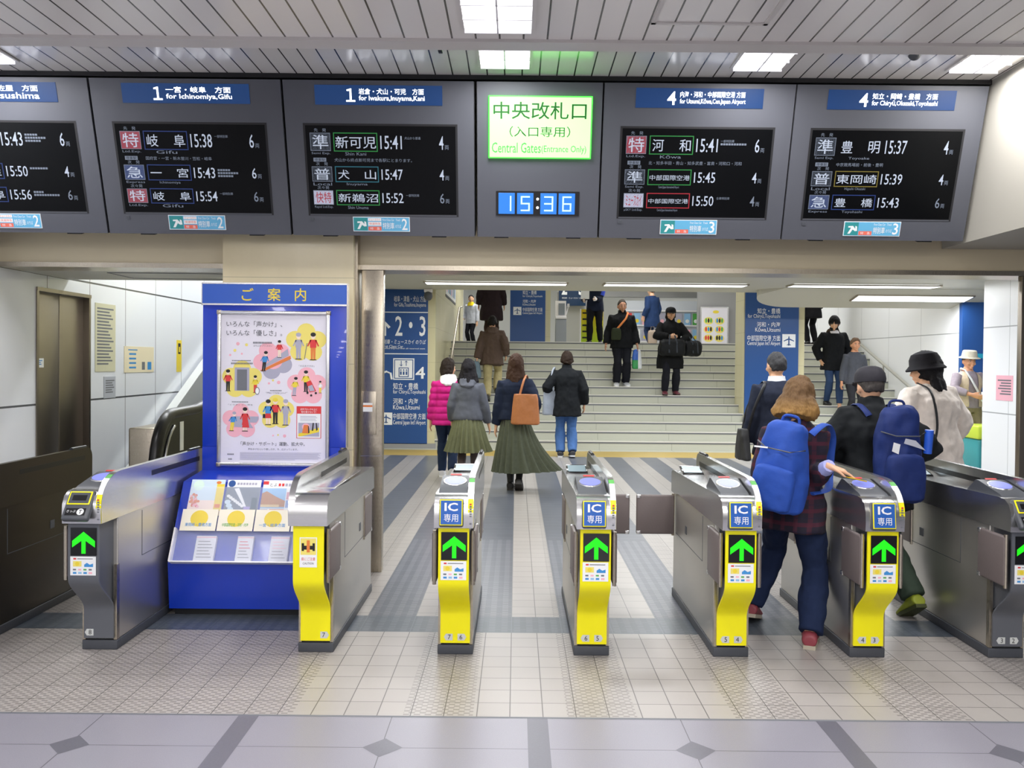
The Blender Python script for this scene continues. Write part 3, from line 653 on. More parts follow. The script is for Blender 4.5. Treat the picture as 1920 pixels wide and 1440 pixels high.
        for k in range(len(ps) - 1):
            m_ = M_YELLOW if ps[k + 1][1] < .885 else M_PWHITE
            if ps[k + 1][1] > .945: m_ = M_PGREEN if ps[k + 1][1] < .957 else M_STEEL_T
            o_ = .0016; ws.quad([(x0 + .003, ps[k][0] - o_, ps[k][1] + o_ * .5), (x1 - .001, ps[k][0] - o_, ps[k][1] + o_ * .5), (x1 - .001, ps[k + 1][0] - o_, ps[k + 1][1] + o_ * .5), (x0 + .003, ps[k + 1][0] - o_, ps[k + 1][1] + o_ * .5)], m_)
        for k in range(9): ws.rect((x0 + x1) / 2 - .005, .735 + k * .0125, (x0 + x1) / 2 + .006, .743 + k * .0125, HF - .003, M_PGREY if k < 8 else M_PRED)
        ws.build('warning_strip', t, smooth='flat')
        cx = (a + c_) / 2
        if head == 'IC':
            ic = MB(); TT = Matrix.Translation((cx, HF - .004, .797)) @ Matrix.Rotation(-.10, 4, 'X')
            ic.box((-.062, -.012, -.075), (.062, .02, .068), M_DGREY, TT, bev=.01); ic.box((-.058, -.0150, -.064), (.058, -.011, .066), M_YELLOW, TT, bev=.001); ic.box((-.053, -.0165, -.059), (.053, -.0145, .061), M_IC, TT)
            i2 = ic.build('card_sign', t); l = MB(); l.text('IC', -.034, .008, .034, .050, -.0172, M_PWHITE, TT, bold=.025); l.text('専用', -.036, -.046, .036, -.006, -.0172, M_PWHITE, TT); l.build('lettering', i2, smooth='flat')
        else:
            ic = MB(); TT = Matrix.Translation((cx, HF + .012, .825)) @ Matrix.Rotation(-.62, 4, 'X')
            ic.box((-.068, -.016, -.105), (.068, .02, .062), M_DGREY, TT, bev=.012)
            ic.box((-.058, -.0185, -.022), (.058, -.0155, .052), M_YELLOW, TT, bev=.001); ic.box((-.051, -.0195, -.015), (.051, -.018, .045), M_DGREY, TT); ic.box((-.036, -.0205, .0), (.036, -.019, .030), M_BLACK, TT)
            i2 = ic.build('ticket_slot', t); l = MB(); l.rect(-.052, -.082, .05, -.042, -.0166, M_BLACK, TT); l.disc((.024, -.062), .018, .018, -.017, M_PWHITE, TT); l.text('T', .016, -.073, .033, -.051, -.0175, M_PBLACK, TT, bold=.02); l.text('きっぷ', -.045, -.066, .0, -.052, -.0175, M_PWHITE, TT); l.build('lettering', i2, smooth='flat')
    else:
        d = MB()
        if front is M_YELLOW: d.box((-.03, .02, .878), (.095, .75, .884), M_STEEL_T, bev=.002)
        else: d.box((-.08, .02, .878), (.06, .75, .884), M_STEEL_T, bev=.002)
        d.build('deck', t)
    def flap(side, y0, out=False):
        fm = MB(); wd = .255; th = .026
        fm.box((-th / 2, 0, -.132), (th / 2, wd, .132), M_FLAP, bev=.012)
        for z in (-.12, .12): fm.box((-th / 2 - .002, wd - .03, z - .012), (th / 2 + .002, wd - .002, z + .012), M_STEEL_T, bev=.004)
        fo = fm.build('flap', t); fo.location = (side * (.100 if y0 < .3 else .088), y0, .557)
        if out: fo.rotation_euler = (0, 0, -side * PI / 2); fo.location = (side * .096, y0 + .235, .557)
        MB().tube([(0, .008, -.14), (0, .008, .14)], .010, M_STEEL_W, seg=8).build('hinge', fo)
    for s_, ch in ((-1, 'l'), (1, 'r')):
        if ch in flaps:
            flap(s_, HF + .03); flap(s_, L - .30, ch in closed)
    return t
G = GATE_X
gate(-2.99, 4.44, 'steel end gate, dark reflections painted in, black slot, at the left edge of the picture', '8', reader=False, sheet=M_STEEL_X, front=M_DGREY, flaps='', arrow_on=False)
gate(G[0], 4.453, 'grey-fronted ticket gate numbered 8, with a yellow-edged ticket slot, left of the blue kiosk', '8', head='T', front=mat('front_grey', '5c5f66', .4), flaps='l')
gate(G[1], 4.444, 'plain yellow end gate numbered 7 without a card reader, in front of the blue kiosk', '7', wing=-1, reader=False, flaps='r', arrow_on=False)
gate(G[2], 4.43, 'yellow ticket gate numbered 7 and 6, with a blue IC sign', '76')
gate(G[3], 4.43, 'yellow ticket gate numbered 6 and 5, with a blue IC sign and one flap shut', '65', closed='r')
gate(G[4], 4.431, 'yellow ticket gate numbered 5 and 4, left of the woman with the blue rucksack', '54', closed='l')
gate(G[5], 4.443, 'yellow ticket gate numbered 4 and 3, right of the woman with the blue rucksack', '43')
gate(G[6], 4.455, 'grey-fronted ticket gate numbered 3 and 2 at the right edge of the picture', '32', head='T', front=mat('front_grey', '5c5f66', .4))
# ---------------------------------------------------------------- blue information kiosk
def bw(mb, name, parent, base, smooth=True):                  # build from world coordinates under a thing that stands at base
    b = Vector(base); mb.v = [v - b for v in mb.v]; return mb.build(name, parent, smooth)
def flower(mb, cx, cy, r, y, mt, a0=PI / 2, squash=1.0, mats=None):
    for k in range(5):
        a = a0 + k * 2 * PI / 5; m_ = mats[k] if mats else mt
        mb.disc((cx + r * .58 * math.cos(a), cy + r * .58 * math.sin(a) * squash), r * .46, r * .46 * squash, y - .00002 * k, m_)
    mb.disc((cx, cy), r * .5, r * .5 * squash, y - .0001, mats[0] if mats else mt)
def figure(mb, cx, top, h, y, hair, shirt, legs, lean=0.0, skirt=None):
    def X(v): return cx + v * h
    def Z(v): return top - v * h
    def poly(p, m_, dy=0.0): mb.add([(X(a + lean * (1 - b)), y - dy, Z(b)) for a, b in p], [tuple(range(len(p)))], m_)
    poly([(-.09, .52), (.09, .52), (.08, .95), (.015, .95), (0, .6), (-.015, .95), (-.08, .95)], legs)
    if skirt: poly([(-.09, .5), (.09, .5), (.13, .72), (-.13, .72)], skirt, .0002)
    poly([(-.12, .26), (.12, .26), (.11, .54), (-.11, .54)], shirt, .0003)
    poly([(-.12, .27), (-.07, .27), (-.17, .5), (-.21, .48)], shirt, .0003); poly([(.12, .27), (.07, .27), (.17, .5), (.21, .48)], shirt, .0003)
    mb.disc((X(lean), Z(.14)), .085 * h, .1 * h, y - .0004, M_PSKIN); mb.disc((X(lean * 1), Z(.075)), .095 * h, .075 * h, y - .0006, hair)
    poly([(-.1, .95), (-.0, .95), (-.0, .98), (-.13, .98)], M_PBLACK, .0003); poly([(.0, .95), (.1, .95), (.13, .98), (.0, .98)], M_PBLACK, .0003)
KB = (-1.67, 5.75, 0); KS = 0.97                            # the kiosk is drawn at a first guess of its size, then set 0.97 of that
def ksize(t):
    p = t.location; t.location = (p.x * KS, p.y * KS, p.z * KS + .0471); t.scale = (KS, KS, KS); return t
def kiosk():
    t = thing('information_kiosk', 'blue information kiosk with a framed poster, headed in yellow, before the marble column', 'information board', KB)
    ksize(t); x0, x1, xc = -2.168, -1.172, -1.215
    mb = MB(); mb.box((x0, 5.75, .962), (x1, 5.80, 1.945), M_BOARDBLUE, bev=.004); mb.box((x0, 5.75, -.002), (xc, 5.80, .962), M_BOARDBLUE); bw(mb, 'back_panel', t, KB)
    mb = MB(); mb.box((x0, 5.74, 1.952), (x1, 5.80, 2.088), M_BOARDHEAD); mb.box((x0 - .004, 5.738, 1.940), (x1 + .004, 5.80, 1.952), M_STEEL_T); mb.box((x0 - .004, 5.738, 2.086), (x1 + .004, 5.80, 2.096), M_STEEL_T); mb.box((x0 - .006, 5.738, 1.94), (x0, 5.80, 2.09), M_STEEL_T); mb.box((x1, 5.738, .962), (x1 + .003, 5.80, 2.09), M_STEEL_T)
    hd = bw(mb, 'header', t, KB, False)
    mb = MB(); y = 5.7392
    for ch, c in (('ご', -1.856), ('案', -1.674), ('内', -1.492)): mb.text(ch, c - .046, 1.972, c + .046, 2.06, y, M_PYEL, bold=.009, fit='aspect')
    bw(mb, 'lettering', hd, KB, 'flat')
    mb = MB(); mb.prism([(5.21, -.002), (5.185, .29), (5.43, .765), (5.76, .80), (5.76, -.002)], x0, xc, 'x', M_BOARDBLUE); bw(mb, 'cabinet', t, KB, False)
    mb = MB(); mb.box((x0 + .02, 5.25, -.0486), (xc - .02, 5.78, -.002), M_DARK); bw(mb, 'plinth', t, KB, False)
    # poster frame
    fx0, fx1, fz0, fz1 = -2.0605, -1.2845, .829, 1.9025; w_ = .026
    mb = MB()
    for a, b in (((fx0, fz0), (fx1, fz0 + w_)), ((fx0, fz1 - w_), (fx1, fz1)), ((fx0, fz0), (fx0 + w_, fz1)), ((fx1 - w_, fz0), (fx1, fz1))): mb.box((a[0], 5.722, a[1]), (b[0], 5.751, b[1]), M_STEEL_T, bev=.006)
    for cx in (fx0 + .012, fx1 - .012):
        for cz in (fz0 + .012, fz1 - .012): mb.box((cx - .016, 5.7205, cz - .016), (cx + .016, 5.75, cz + .016), M_STEEL_W, bev=.006)
    fr = bw(mb, 'poster_frame', t, KB)
    k = .003675 / 8; XA = lambda x: -2.0605 + (400 + x / 8 - 407) * .003675; ZA = lambda v: 1.9025 - (580 + v / 8 - 583) * .003675
    XB = lambda x: XA(x * .9375); ZB = lambda v: ZA(1280 + v * .9375); kb = k * .9375
    mb = MB(); mb.rect(fx0 + .02, fz0 + .02, fx1 - .02, fz1 - .02, 5.738, mat('poster_paper', 'e6e3ee', .25, coat=.5)); y = 5.7374
    A = lambda s, a, b, c, d, m_=M_PGREY, bo=0.0: mb.text(s, XA(a), ZA(d), XA(c), ZA(b), y - .002, m_, bold=bo)
    B = lambda s, a, b, c, d, m_=M_PGREY, bo=0.0: mb.text(s, XB(a), ZB(d), XB(c), ZB(b), y - .002, m_, bold=bo)
    def AB(X, Z, kk, a, b, c, d):
        for q in range(int((c - a) / 22)): mb.rect(X(a + q * 22), Z(d), X(a + q * 22 + 15), Z(b), y - .002, M_PGREY)
    A('いろんな「声かけ」、', 190, 180, 1025, 265, M_DGREY); A('いろんな「優しさ」。', 190, 312, 1025, 400, M_DGREY)
    flower(mb, XA(1385), ZA(500), 300 * k, y, M_PYEL2, PI / 2, .95); flower(mb, XA(890), ZA(760), 290 * k, y, M_PPINK, PI / 2 + .5, .95, [M_PPINK, M_PPINK, M_PLILAC, M_PLILAC, M_PPINK])
    flower(mb, XA(425), ZA(1060), 295 * k, y, M_PYEL2, PI / 2, .95); flower(mb, XA(1395), ZA(1150), 290 * k, y, M_PPINK, PI / 2, .95)
    flower(mb, XB(435), ZB(430), 290 * kb, y, M_PPINK, PI / 2, .95); flower(mb, XB(1005), ZB(280), 285 * kb, y, M_PYEL2, PI / 2, .95)
    for x_, v_, r_, m_ in ((360, 520, 26, M_PPINK), (490, 535, 22, M_PYEL2), (315, 620, 22, M_PYEL2), (245, 690, 17, M_PPINK), (420, 670, 15, M_PPINK), (830, 1110, 17, M_PPINK), (890, 1065, 16, M_PYEL2), (975, 1095, 26, M_PPINK)): mb.disc((XA(x_), ZA(v_)), r_ * k, r_ * k, y, m_)
    for x_, v_, r_, m_ in ((955, 655, 14, M_PPINK), (1035, 645, 14, M_PYEL2), (1140, 660, 26, M_PPINK)): mb.disc((XB(x_), ZB(v_)), r_ * kb, r_ * kb, y, m_)
    y2 = y - .0006
    figure(mb, XA(1270), ZA(345), 410 * k, y2, M_PLILAC, M_PLILAC, M_PLILAC); figure(mb, XA(1490), ZA(340), 425 * k, y2, M_PBLACK, M_PRED, M_PORANGE)
    P_ = lambda pts, m_, d=0.0: mb.add([(XA(a), y2 - d, ZA(b)) for a, b in pts], [tuple(range(len(pts)))], m_)
    Q_ = lambda pts, m_, d=0.0: mb.add([(XB(a), y2 - d, ZB(b)) for a, b in pts], [tuple(range(len(pts)))], m_)
    P_([(1395, 500), (1405, 500), (1365, 745), (1355, 745)], M_PGREY, .001)
    P_([(690, 920), (1150, 690), (1160, 740), (740, 935)], M_PORANGE, .0); P_([(740, 850), (1110, 590), (1125, 690), (760, 880)], M_PLILAC, .0002)
    figure(mb, XA(985), ZA(460), 270 * k, y2 - .0004, M_PBLACK, M_PRED, M_PSKIN); figure(mb, XA(745), ZA(625), 310 * k, y2 - .0004, M_PBLACK, M_PBLUE, M_PBLACK, .12)
    P_([(315, 875), (535, 875), (535, 1225), (315, 1225)], M_PLILAC, .0002); P_([(350, 905), (500, 905), (500, 1218), (350, 1218)], M_PGREY, .0005)
    figure(mb, XA(215), ZA(905), 335 * k, y2, M_PBLACK, M_PRED, M_PBLACK); figure(mb, XA(625), ZA(990), 270 * k, y2, M_PBLACK, M_PYEL, M_PRED)
    mb.disc((XA(655), ZA(1225)), 36 * k, 58 * k, y2 - .0008, M_PGREY); mb.disc((XA(655), ZA(1225)), 27 * k, 47 * k, y2 - .0012, M_PWHITE)
    figure(mb, XA(1385), ZA(910), 330 * k, y2, M_PBLACK, M_PYEL, M_PBLACK); figure(mb, XA(1205), ZA(1010), 290 * k, y2, M_PBLACK, M_PYEL, M_PLILAC, .1); figure(mb, XA(1600), ZA(1065), 190 * k, y2, M_PBLACK, M_PWHITE, M_PYEL)
    P_([(1390, 1085), (1455, 1060), (1540, 1220), (1440, 1240)], M_PRED, .0008); P_([(1415, 1150), (1480, 1125), (1520, 1215), (1445, 1225)], M_PLILAC, .001)
    for a, b in ((1410, 1248), (1465, 1285), (1535, 1250)): mb.disc((XA(a), ZA(b)), 17 * k, 17 * k, y2 - .001, M_PBLACK)
    AB(XA, ZA, 0, 590, 488, 880, 515); A('立ち止まってください', 595, 535, 880, 560); AB(XA, ZA, 0, 275, 765, 580, 780); AB(XA, ZA, 0, 260, 802, 590, 826); A('「大丈夫ですか」', 1280, 830, 1510, 858); AB(XA, ZA, 0, 850, 1210, 1045, 1226); A('“May I help you?”', 780, 1240, 1110, 1268)
    Q_([(330, 352), (722, 352), (722, 400), (690, 450), (580, 450), (640, 540), (330, 520)], M_PLILAC, .0002)
    figure(mb, XB(285), ZB(275), 320 * kb, y2 - .0004, M_PLILAC, M_PBLUE, M_PYEL, .15); figure(mb, XB(505), ZB(205), 395 * kb, y2 - .0006, M_PBLACK, M_PRED, M_PSKIN, 0, M_PRED); Q_([(480, 395), (550, 395), (575, 530), (460, 530)], M_PRED, .0016)
    figure(mb, XB(875), ZB(75), 420 * kb, y2, M_PBLACK, M_PBLUE, M_PSKIN, 0, M_PRED); figure(mb, XB(990), ZB(50), 430 * kb, y2, M_PYEL, M_PRED, M_PBLACK); figure(mb, XB(1155), ZB(70), 430 * kb, y2, M_PLILAC, M_PLILAC, M_PLILAC)
    Q_([(790, 310), (830, 310), (830, 375), (790, 375)], M_PBLACK, .0012)
    AB(XB, ZB, 0, 295, 112, 575, 128); B('「どうぞ」と一声を', 235, 155, 630, 178)
    Q_([(1330, 180), (1725, 180), (1725, 695), (1330, 695)], M_PRED, 0); Q_([(1340, 300), (1715, 300), (1715, 688), (1340, 688)], M_PWHITE, .0003)
    B('点字ブロックの上に', 1390, 212, 1660, 246, M_PWHITE, .01); B('物を置かないで！', 1405, 255, 1645, 288, M_PWHITE, .01)
    for v_ in (338, 360, 384, 408): Q_([(1390, v_), (1660 - (v_ % 40), v_), (1660 - (v_ % 40), v_ + 8), (1390, v_ + 8)], M_PLILAC, .0006)
    Q_([(1360, 445), (1695, 445), (1695, 665), (1360, 665)], M_PLILAC, .0006); Q_([(1360, 620), (1695, 520), (1695, 590), (1400, 665), (1360, 665)], M_PYEL, .0009); mb.disc((XB(1480), ZB(510)), 62 * kb, 55 * kb, y2 - .0008, M_PPINK)
    Q_([(1450, 480), (1515, 480), (1520, 615), (1420, 612)], M_PORANGE, .0013); Q_([(1515, 490), (1530, 500), (1540, 605), (1520, 615)], M_PBLACK, .0013); Q_([(1590, 445), (1610, 445), (1600, 570), (1575, 575)], M_PBLACK, .0013); Q_([(1640, 445), (1655, 445), (1672, 555), (1645, 575)], M_PBLACK, .0013)
    B('「声かけ・サポート」運動、拡大中。', 440, 755, 1465, 820, M_DGREY); B('声をかけるという優しさが、今、広がっています。', 555, 858, 1355, 892, M_PGREY)
    for q in range(8): Q_([(425, 928 + q * 16), (1725 - (q * 37 % 60) - (400 if q == 7 else 0), 928 + q * 16), (1725 - (q * 37 % 60) - (400 if q == 7 else 0), 935 + q * 16), (425, 935 + q * 16)], M_PLILAC, 0)
    AB(XB, ZB, 0, 225, 950, 340, 970); AB(XB, ZB, 0, 240, 1027, 325, 1048)
    bw(mb, 'poster', fr, KB, 'flat')
    # slanted rack: cards with yellow suns, clear acrylic pockets
    sl = Vector((0, 5.43 - 5.185, .765 - .29)); nrm = Vector((0, -sl.z, sl.y)).normalized(); sn = sl.normalized(); o = Vector((0, 5.185, .29))
    T = Matrix(((1, 0, 0, 0), (0, -nrm.y, sn.y, o.y), (0, -nrm.z, sn.z, o.z), (0, 0, 0, 1)))   # local x, y away from the viewer, z up the slope
    mb = MB(); mb.box((-2.145, -.035, .000), (-1.225, -.030, .20), M_GLASS, T); mb.box((-2.145, -.05, -.004), (-1.225, 0, .004), M_LOUVRE, T); mb.box((-2.15, -.05, 0), (-2.142, 0, .215), M_LOUVRE, T)
    mb.box((-2.10, -.036, .21), (-1.225, -.031, .49), M_GLASS, T); bw(mb, 'rack', t, KB, False)
    for i, s in enumerate(('東岡崎・豊橋方面', '中部国際空港・河和・内海', '一宮・岐阜方面', '')):
        a = -2.117 + i * .234; b = min(a + .226, -1.225)
        mb = MB(); mb.box((a, -.046, .195), (b, -.042, .335), mat('card_cream', 'e9e3d4', .4), T)
        if s:
            mb.disc((a + .113, .275), .056, .053, -.0465, mat('sun_yellow', 'e3ca4a', .45), T); mb.text(s, a + .03, .223, b - .03, .246, -.0472, (M_PBLUE, M_PGREEN, M_PBLUE, M_PBLUE)[i], T, bold=.01)
        bw(mb, 'label_card', t, KB, 'flat')
    return T
KT = kiosk()
def flat_thing(name, label, cat, a, b, thick, mt, T, deco, group=None):   # an upright sheet with its printing, local x/z plane of T
    t = thing(name, label, cat, T @ Vector(((a[0] + b[0]) / 2, 0, a[1])), 0, group); base = t.location.copy()
    mb = MB(); mb.box((a[0], -thick, a[1]), (b[0], 0, b[1]), mt, T); bw(mb, 'sheet', t, base, False)
    mb = MB(); deco(mb)
    if mb.v: bw(mb, 'print', t, base, 'flat')
    return ksize(t)
def mag(i, deco, label):
    a = -2.108 + i * .234; x0, x1, z0, z1 = a, a + .218, .305, .545; T = KT @ Matrix.Translation((0, -.006, 0)); y = -.0066
    return flat_thing('magazine', label, 'magazine', (x0, z0), (x1, z1), .006, M_PWHITE, T, lambda mb: deco(mb, T, x0, x1, z0, z1, y), 'magazines in the kiosk rack')
def m1(mb, T, x0, x1, z0, z1, y):
    mb.rect(x0, z0, x1, z1, y, mat('print_pale_sky', 'cfe2f0', .4), T); mb.rect(x0, z0, x1, z0 + .10, y - .0003, mat('print_blush', 'f3ddd2', .4), T); mb.rect(x1 - .05, z0 + .03, x1, z1 - .03, y - .0005, M_PYEL, T)
    mb.disc((x0 + .05, z1 - .04), .035, .035, y - .0006, mat('print_mint', 'd8f0e4', .4), T); mb.disc((x1 - .04, z1 - .02), .016, .010, y - .0007, M_PORANGE, T)
    for q in range(26): mb.disc((x0 + .012 + random.random() * .055, z0 + .05 + random.random() * .09), .010, .009, y - .0008 - q * .00001, random.choice((M_PORANGE, M_PRED, M_PPINK, mat('print_salmon', 'd98e72', .45))), T, 8)
    mb.disc((x0 + .11, z0 + .02), .03, .012, y - .001, M_PGREEN, T); mb.rect(x1 - .045, z0 + .05, x1 - .01, z0 + .075, y - .001, M_PORANGE, T)
def m2(mb, T, x0, x1, z0, z1, y):
    mb.rect(x0, z0, x1, z1 - .05, y, mat('print_slate', '6d7886', .4), T); mb.disc((x0 + .03, z1 - .026), .023, .023, y - .0004, M_SIGNBLUE, T); [mb.rect(x0 + .065 + q * .019, z1 - .034, x0 + .078 + q * .019, z1 - .019, y - .0004, M_PLILAC, T) for q in range(7)]
    mb.add([(x0 + .05, y - .0004, z1 - .06), (x0 + .08, y - .0004, z1 - .055), (x1 - .07, y - .0004, z0 + .05), (x1 - .09, y - .0004, z0 + .06)], [(0, 1, 2, 3)], M_PWHITE, T)
    for q in range(7): mb.disc((x0 + .02 + q * .016, z0 + .13 - q * .011), .012, .010, y - .0006 - q * .00002, M_PWHITE, T, 10)
    for q in range(4): mb.disc((x0 + .02 + q * .012, z0 + .09 - q * .024), .020, .015, y - .0008, mat('print_pale_sky', 'cfe2f0', .4), T, 12)
    mb.rect(x1 - .09, z0, x1 - .05, z0 + .06, y - .0009, mat('print_violet', 'a79ad6', .4), T); mb.rect(x1 - .045, z0 + .0, x1 - .01, z0 + .12, y - .0009, mat('print_deep_teal', '3f5563', .4), T)
def m3(mb, T, x0, x1, z0, z1, y):
    mb.rect(x0, z0 + .05, x0 + .155, z1 - .055, y, M_PSKY, T); mb.text('とよ', x0 + .045, z1 - .042, x0 + .09, z1 - .02, y - .0004, M_PGREY, T); [mb.rect(x0 + .10 + q * .022, z1 - .041, x0 + .115 + q * .022, z1 - .022, y - .0004, M_PRED if q < 2 else M_PLILAC, T) for q in range(4)]; mb.rect(x0, z1 - .03, x0 + .035, z1 - .008, y - .0003, M_PRED, T)
    mb.add([(x0, y - .0004, z0 + .06), (x0 + .155, y - .0004, z0 + .06), (x0 + .155, y - .0004, z0 + .10), (x0 + .09, y - .0004, z0 + .13), (x0 + .03, y - .0004, z0 + .165), (x0, y - .0004, z0 + .15)], [tuple(range(6))], mat('print_autumn', 'b0763a', .45), T)
    mb.rect(x0, z0 + .058, x0 + .12, z0 + .075, y - .0007, mat('print_straw', 'd8bf88', .45), T); mb.rect(x0 + .16, z0 + .11, x1, z0 + .16, y, mat('print_rose', 'd39aa5', .45), T); mb.rect(x0 + .16, z0 + .055, x1, z0 + .105, y, mat('print_cobalt', '7f9bd0', .45), T)
    mb.rect(x0 + .06, z0 + .0, x0 + .155, z0 + .045, y, mat('print_salmon', 'd98e72', .45), T); mb.rect(x0, z0, x0 + .05, z0 + .045, y, M_PLILAC, T)
mag(0, m1, 'magazine with a pale sky and orange blossom cover, leftmost in the kiosk rack'); mag(1, m2, 'magazine with a dark blue pebble photo cover, middle of the kiosk rack'); mag(2, m3, 'magazine with an autumn hillside cover, rightmost in the kiosk rack')
for i, (a, wd, tint, lb) in enumerate(((-2.005, .125, M_PGREY, 'thick stack of white leaflets with grey print, leftmost in the lower kiosk pocket'), (-1.745, .10, M_PRED, 'stack of white leaflets with pink print, middle of the lower kiosk pocket'), (-1.535, .115, M_PPINK, 'stack of white leaflets with faint print, rightmost in the lower kiosk pocket'))):
    def dl(mb, a=a, wd=wd, tint=tint):
        for q in range(6): mb.rect(a + .015, .03 + q * .02, a + wd - .015 - .01 * (q % 3), .034 + q * .02, -.0256, tint if q > 2 else M_PGREY, T_)
        mb.rect(a, .155, a + wd, .160, -.0256, M_PPINK, T_)
    T_ = KT @ Matrix.Translation((0, -.002, 0))
    flat_thing('leaflet_stack', lb, 'leaflets', (a, .006), (a + wd, .168), .025, mat('paper_cool', 'dcdde6', .5), T_, dl, 'leaflets in the lower kiosk pocket')
# ---------------------------------------------------------------- direction signs on the pillars
def plane_icon(mb, cx, cz, s, y, white=M_PWHITE, blue=M_SIGNBLUE):
    mb.rect(cx - s / 2, cz - s / 2, cx + s / 2, cz + s / 2, y, white); u = s / 2; pts = [(-.09, -.1), (-.09, .55), (0, .75), (.09, .55), (.09, -.1)]
    def P(p, m_=blue): mb.add([(cx + a * u, y - .002, cz + b * u) for a, b in p], [tuple(range(len(p)))], m_)
    P([(-.09, -.75), (.09, -.75), (.09, .55), (0, .75), (-.09, .55)]); P([(-.78, -.12), (-.09, .15), (-.09, .36), (-.78, .02)]); P([(.78, -.12), (.78, .02), (.09, .36), (.09, .15)]); P([(-.3, -.72), (0, -.55), (.3, -.72), (.3, -.6), (0, -.42), (-.3, -.6)])
W_ = mat('sign_lettering', 'f6f9ff', .5)
def sign_left():
    b = (-2.0, 14.86, .08); t = thing('direction_sign', 'tall blue direction sign for platforms 2, 3 and 4, left of the stairs', 'sign', b)
    mb = MB(); mb.box((-2.62, 14.86, .08), (-1.585, 14.9, 2.84), M_SIGNBLUE); bw(mb, 'panel', t, b, False)
    mb = MB(); y = 14.857; S = lambda px, py: (at(px, py, 14.86).x, at(px, py, 14.86).z)
    def tx(s, x0, y0, x1, y1, bo=.008, sl=0.0): a = S(x0, y1); c = S(x1, y0); mb.text(s, a[0], a[1], c[0], c[1], y, W_, bold=bo * .5, slant=sl)
    def ln(yy): a = S(700, yy); mb.rect(-2.62, a[1] - .008, -1.585, a[1] + .008, y, W_)
    tx('岐阜・津島・犬山 方面', 739, 555, 799, 566); tx('for Gifu,Tsushima,Inuyama', 739, 568, 799, 577, .004); ln(585)
    tx('2・3', 741, 593, 798, 630, .02); tx('特別車・ミュースカイ のりば', 712, 637, 798, 645, .006, .1); tx('First Class Car', 716, 647, 756, 652, .004); tx('Limited Express with all reserved seats', 716, 652.5, 797, 655, 0); ln(663)
    a = S(737, 712); c = S(777, 672); mb.rect(a[0], a[1], c[0], c[1], y, W_); mb.frame(a[0] + .02, a[1] + .02, c[0] - .02, c[1] - .02, .014, y - .002, M_SIGNBLUE)
    mx = (a[0] + c[0]) / 2; mb.frame(mx - .09, a[1] + .05, mx + .09, a[1] + .22, .014, y - .002, M_SIGNBLUE)
    for q in (-.05, 0, .05): mb.rect(mx + q - .014, a[1] + .09, mx + q + .014, a[1] + .15, y - .002, M_SIGNBLUE); mb.disc((mx + q, a[1] + .175), .013, .013, y - .002, M_SIGNBLUE, None, 10)
    for q, d in ((-.045, -1), (.045, 1)):
        mb.rect(mx + q - .006, a[1] + .25, mx + q + .006, a[1] + .34, y - .002, M_SIGNBLUE); e = a[1] + (.24 if d < 0 else .345); mb.add([(mx + q - .035, y - .003, e - d * .04), (mx + q, y - .003, e), (mx + q + .035, y - .003, e - d * .04), (mx + q, y - .003, e - d * .018)], [(0, 1, 2, 3)], M_SIGNBLUE)
    tx('4', 779, 688, 797, 710, .03); tx('知立・豊橋', 737, 718, 784, 730); tx('for Chiryū,Toyohashi', 737, 731, 798, 740, .004); tx('河和・内海', 737, 747, 784, 758); tx('Kōwa,Utsumi', 737, 759, 787, 769, .004)
    tx('中部国際空港 方面', 737, 775, 798, 786); tx("Central Japan Int'l Airport", 737, 788, 798, 798, .004)
    p = S(724, 785); plane_icon(mb, p[0], p[1], .22, y, W_)
    p = S(722, 615); mb.add([(p[0] - .10, y, p[1]), (p[0] - .05, y, p[1] + .07), (p[0] + .0, y, p[1] + .12), (p[0] + .10, y, p[1] + .02), (p[0] + .06, y, p[1] - .01), (p[0] + .02, y, p[1] + .04), (p[0] + .02, y, p[1] - .14), (p[0] - .03, y, p[1] - .14), (p[0] - .03, y, p[1] + .03)], [tuple(range(9))], W_)
    p = S(727, 705); mb.tube([(p[0] - .1, y + .004, p[1] + .05), (p[0] - .02, y + .004, p[1] + .08), (p[0] + .05, y + .004, p[1] + .05), (p[0] + .07, y + .004, p[1] - .06)], .02, W_, seg=6)
    bw(mb, 'lettering', t, b, 'flat')
sign_left()
mb = MB(); mb.box((-2.7, 14.9, 0), (-1.45, 15.16, 4.5), M_CREAM); mb.box((-1.585, 14.87, .09), (-1.45, 14.9, 4.5), M_CREAM); struct(mb.build('pillar', smooth=False))
mb = MB(); mb.box((4.31, 15.79, .465), (5.46, 16.4, 4.5), M_CREAM); mb.box((4.30, 15.74, .465), (5.47, 15.79, .56), M_GREYWALL); struct(mb.build('pillar', smooth=False))
def sign_right():
    b = (4.85, 15.75, .57); t = thing('direction_sign', 'tall blue direction sign with white aeroplane, on the pillar between the two flights', 'sign', b)
    x0, x1 = at(1397, 660, 15.75).x, at(1497, 660, 15.75).x
    mb = MB(); mb.box((x0, 15.75, .57), (x1, 15.79, 3.1), M_SIGNBLUE); bw(mb, 'panel', t, b, False)
    mb = MB(); y = 15.747; S = lambda px, py: (at(px, py, 15.75).x, at(px, py, 15.75).z)
    def tx(s, x0, y0, x1, y1, bo=.008): a = S(x0, y1); c = S(x1, y0); mb.text(s, a[0], a[1], c[0], c[1], y, W_, bold=bo * .5)
    tx('知立・豊橋', 1420, 578, 1463, 588); tx('for Chiryū,Toyohashi', 1402, 589, 1463, 598, .004); tx('河和・内海', 1419, 604, 1463, 613); tx('Kōwa,Utsumi', 1416, 614, 1463, 623, .004); tx('中部国際空港 方面', 1401, 629, 1463, 639); tx("Central Japan Int'l Airport", 1401, 640, 1463, 649, .004)
    p = S(1479, 639); plane_icon(mb, p[0], p[1], .25, y, W_); bw(mb, 'lettering', t, b, 'flat')
sign_right()
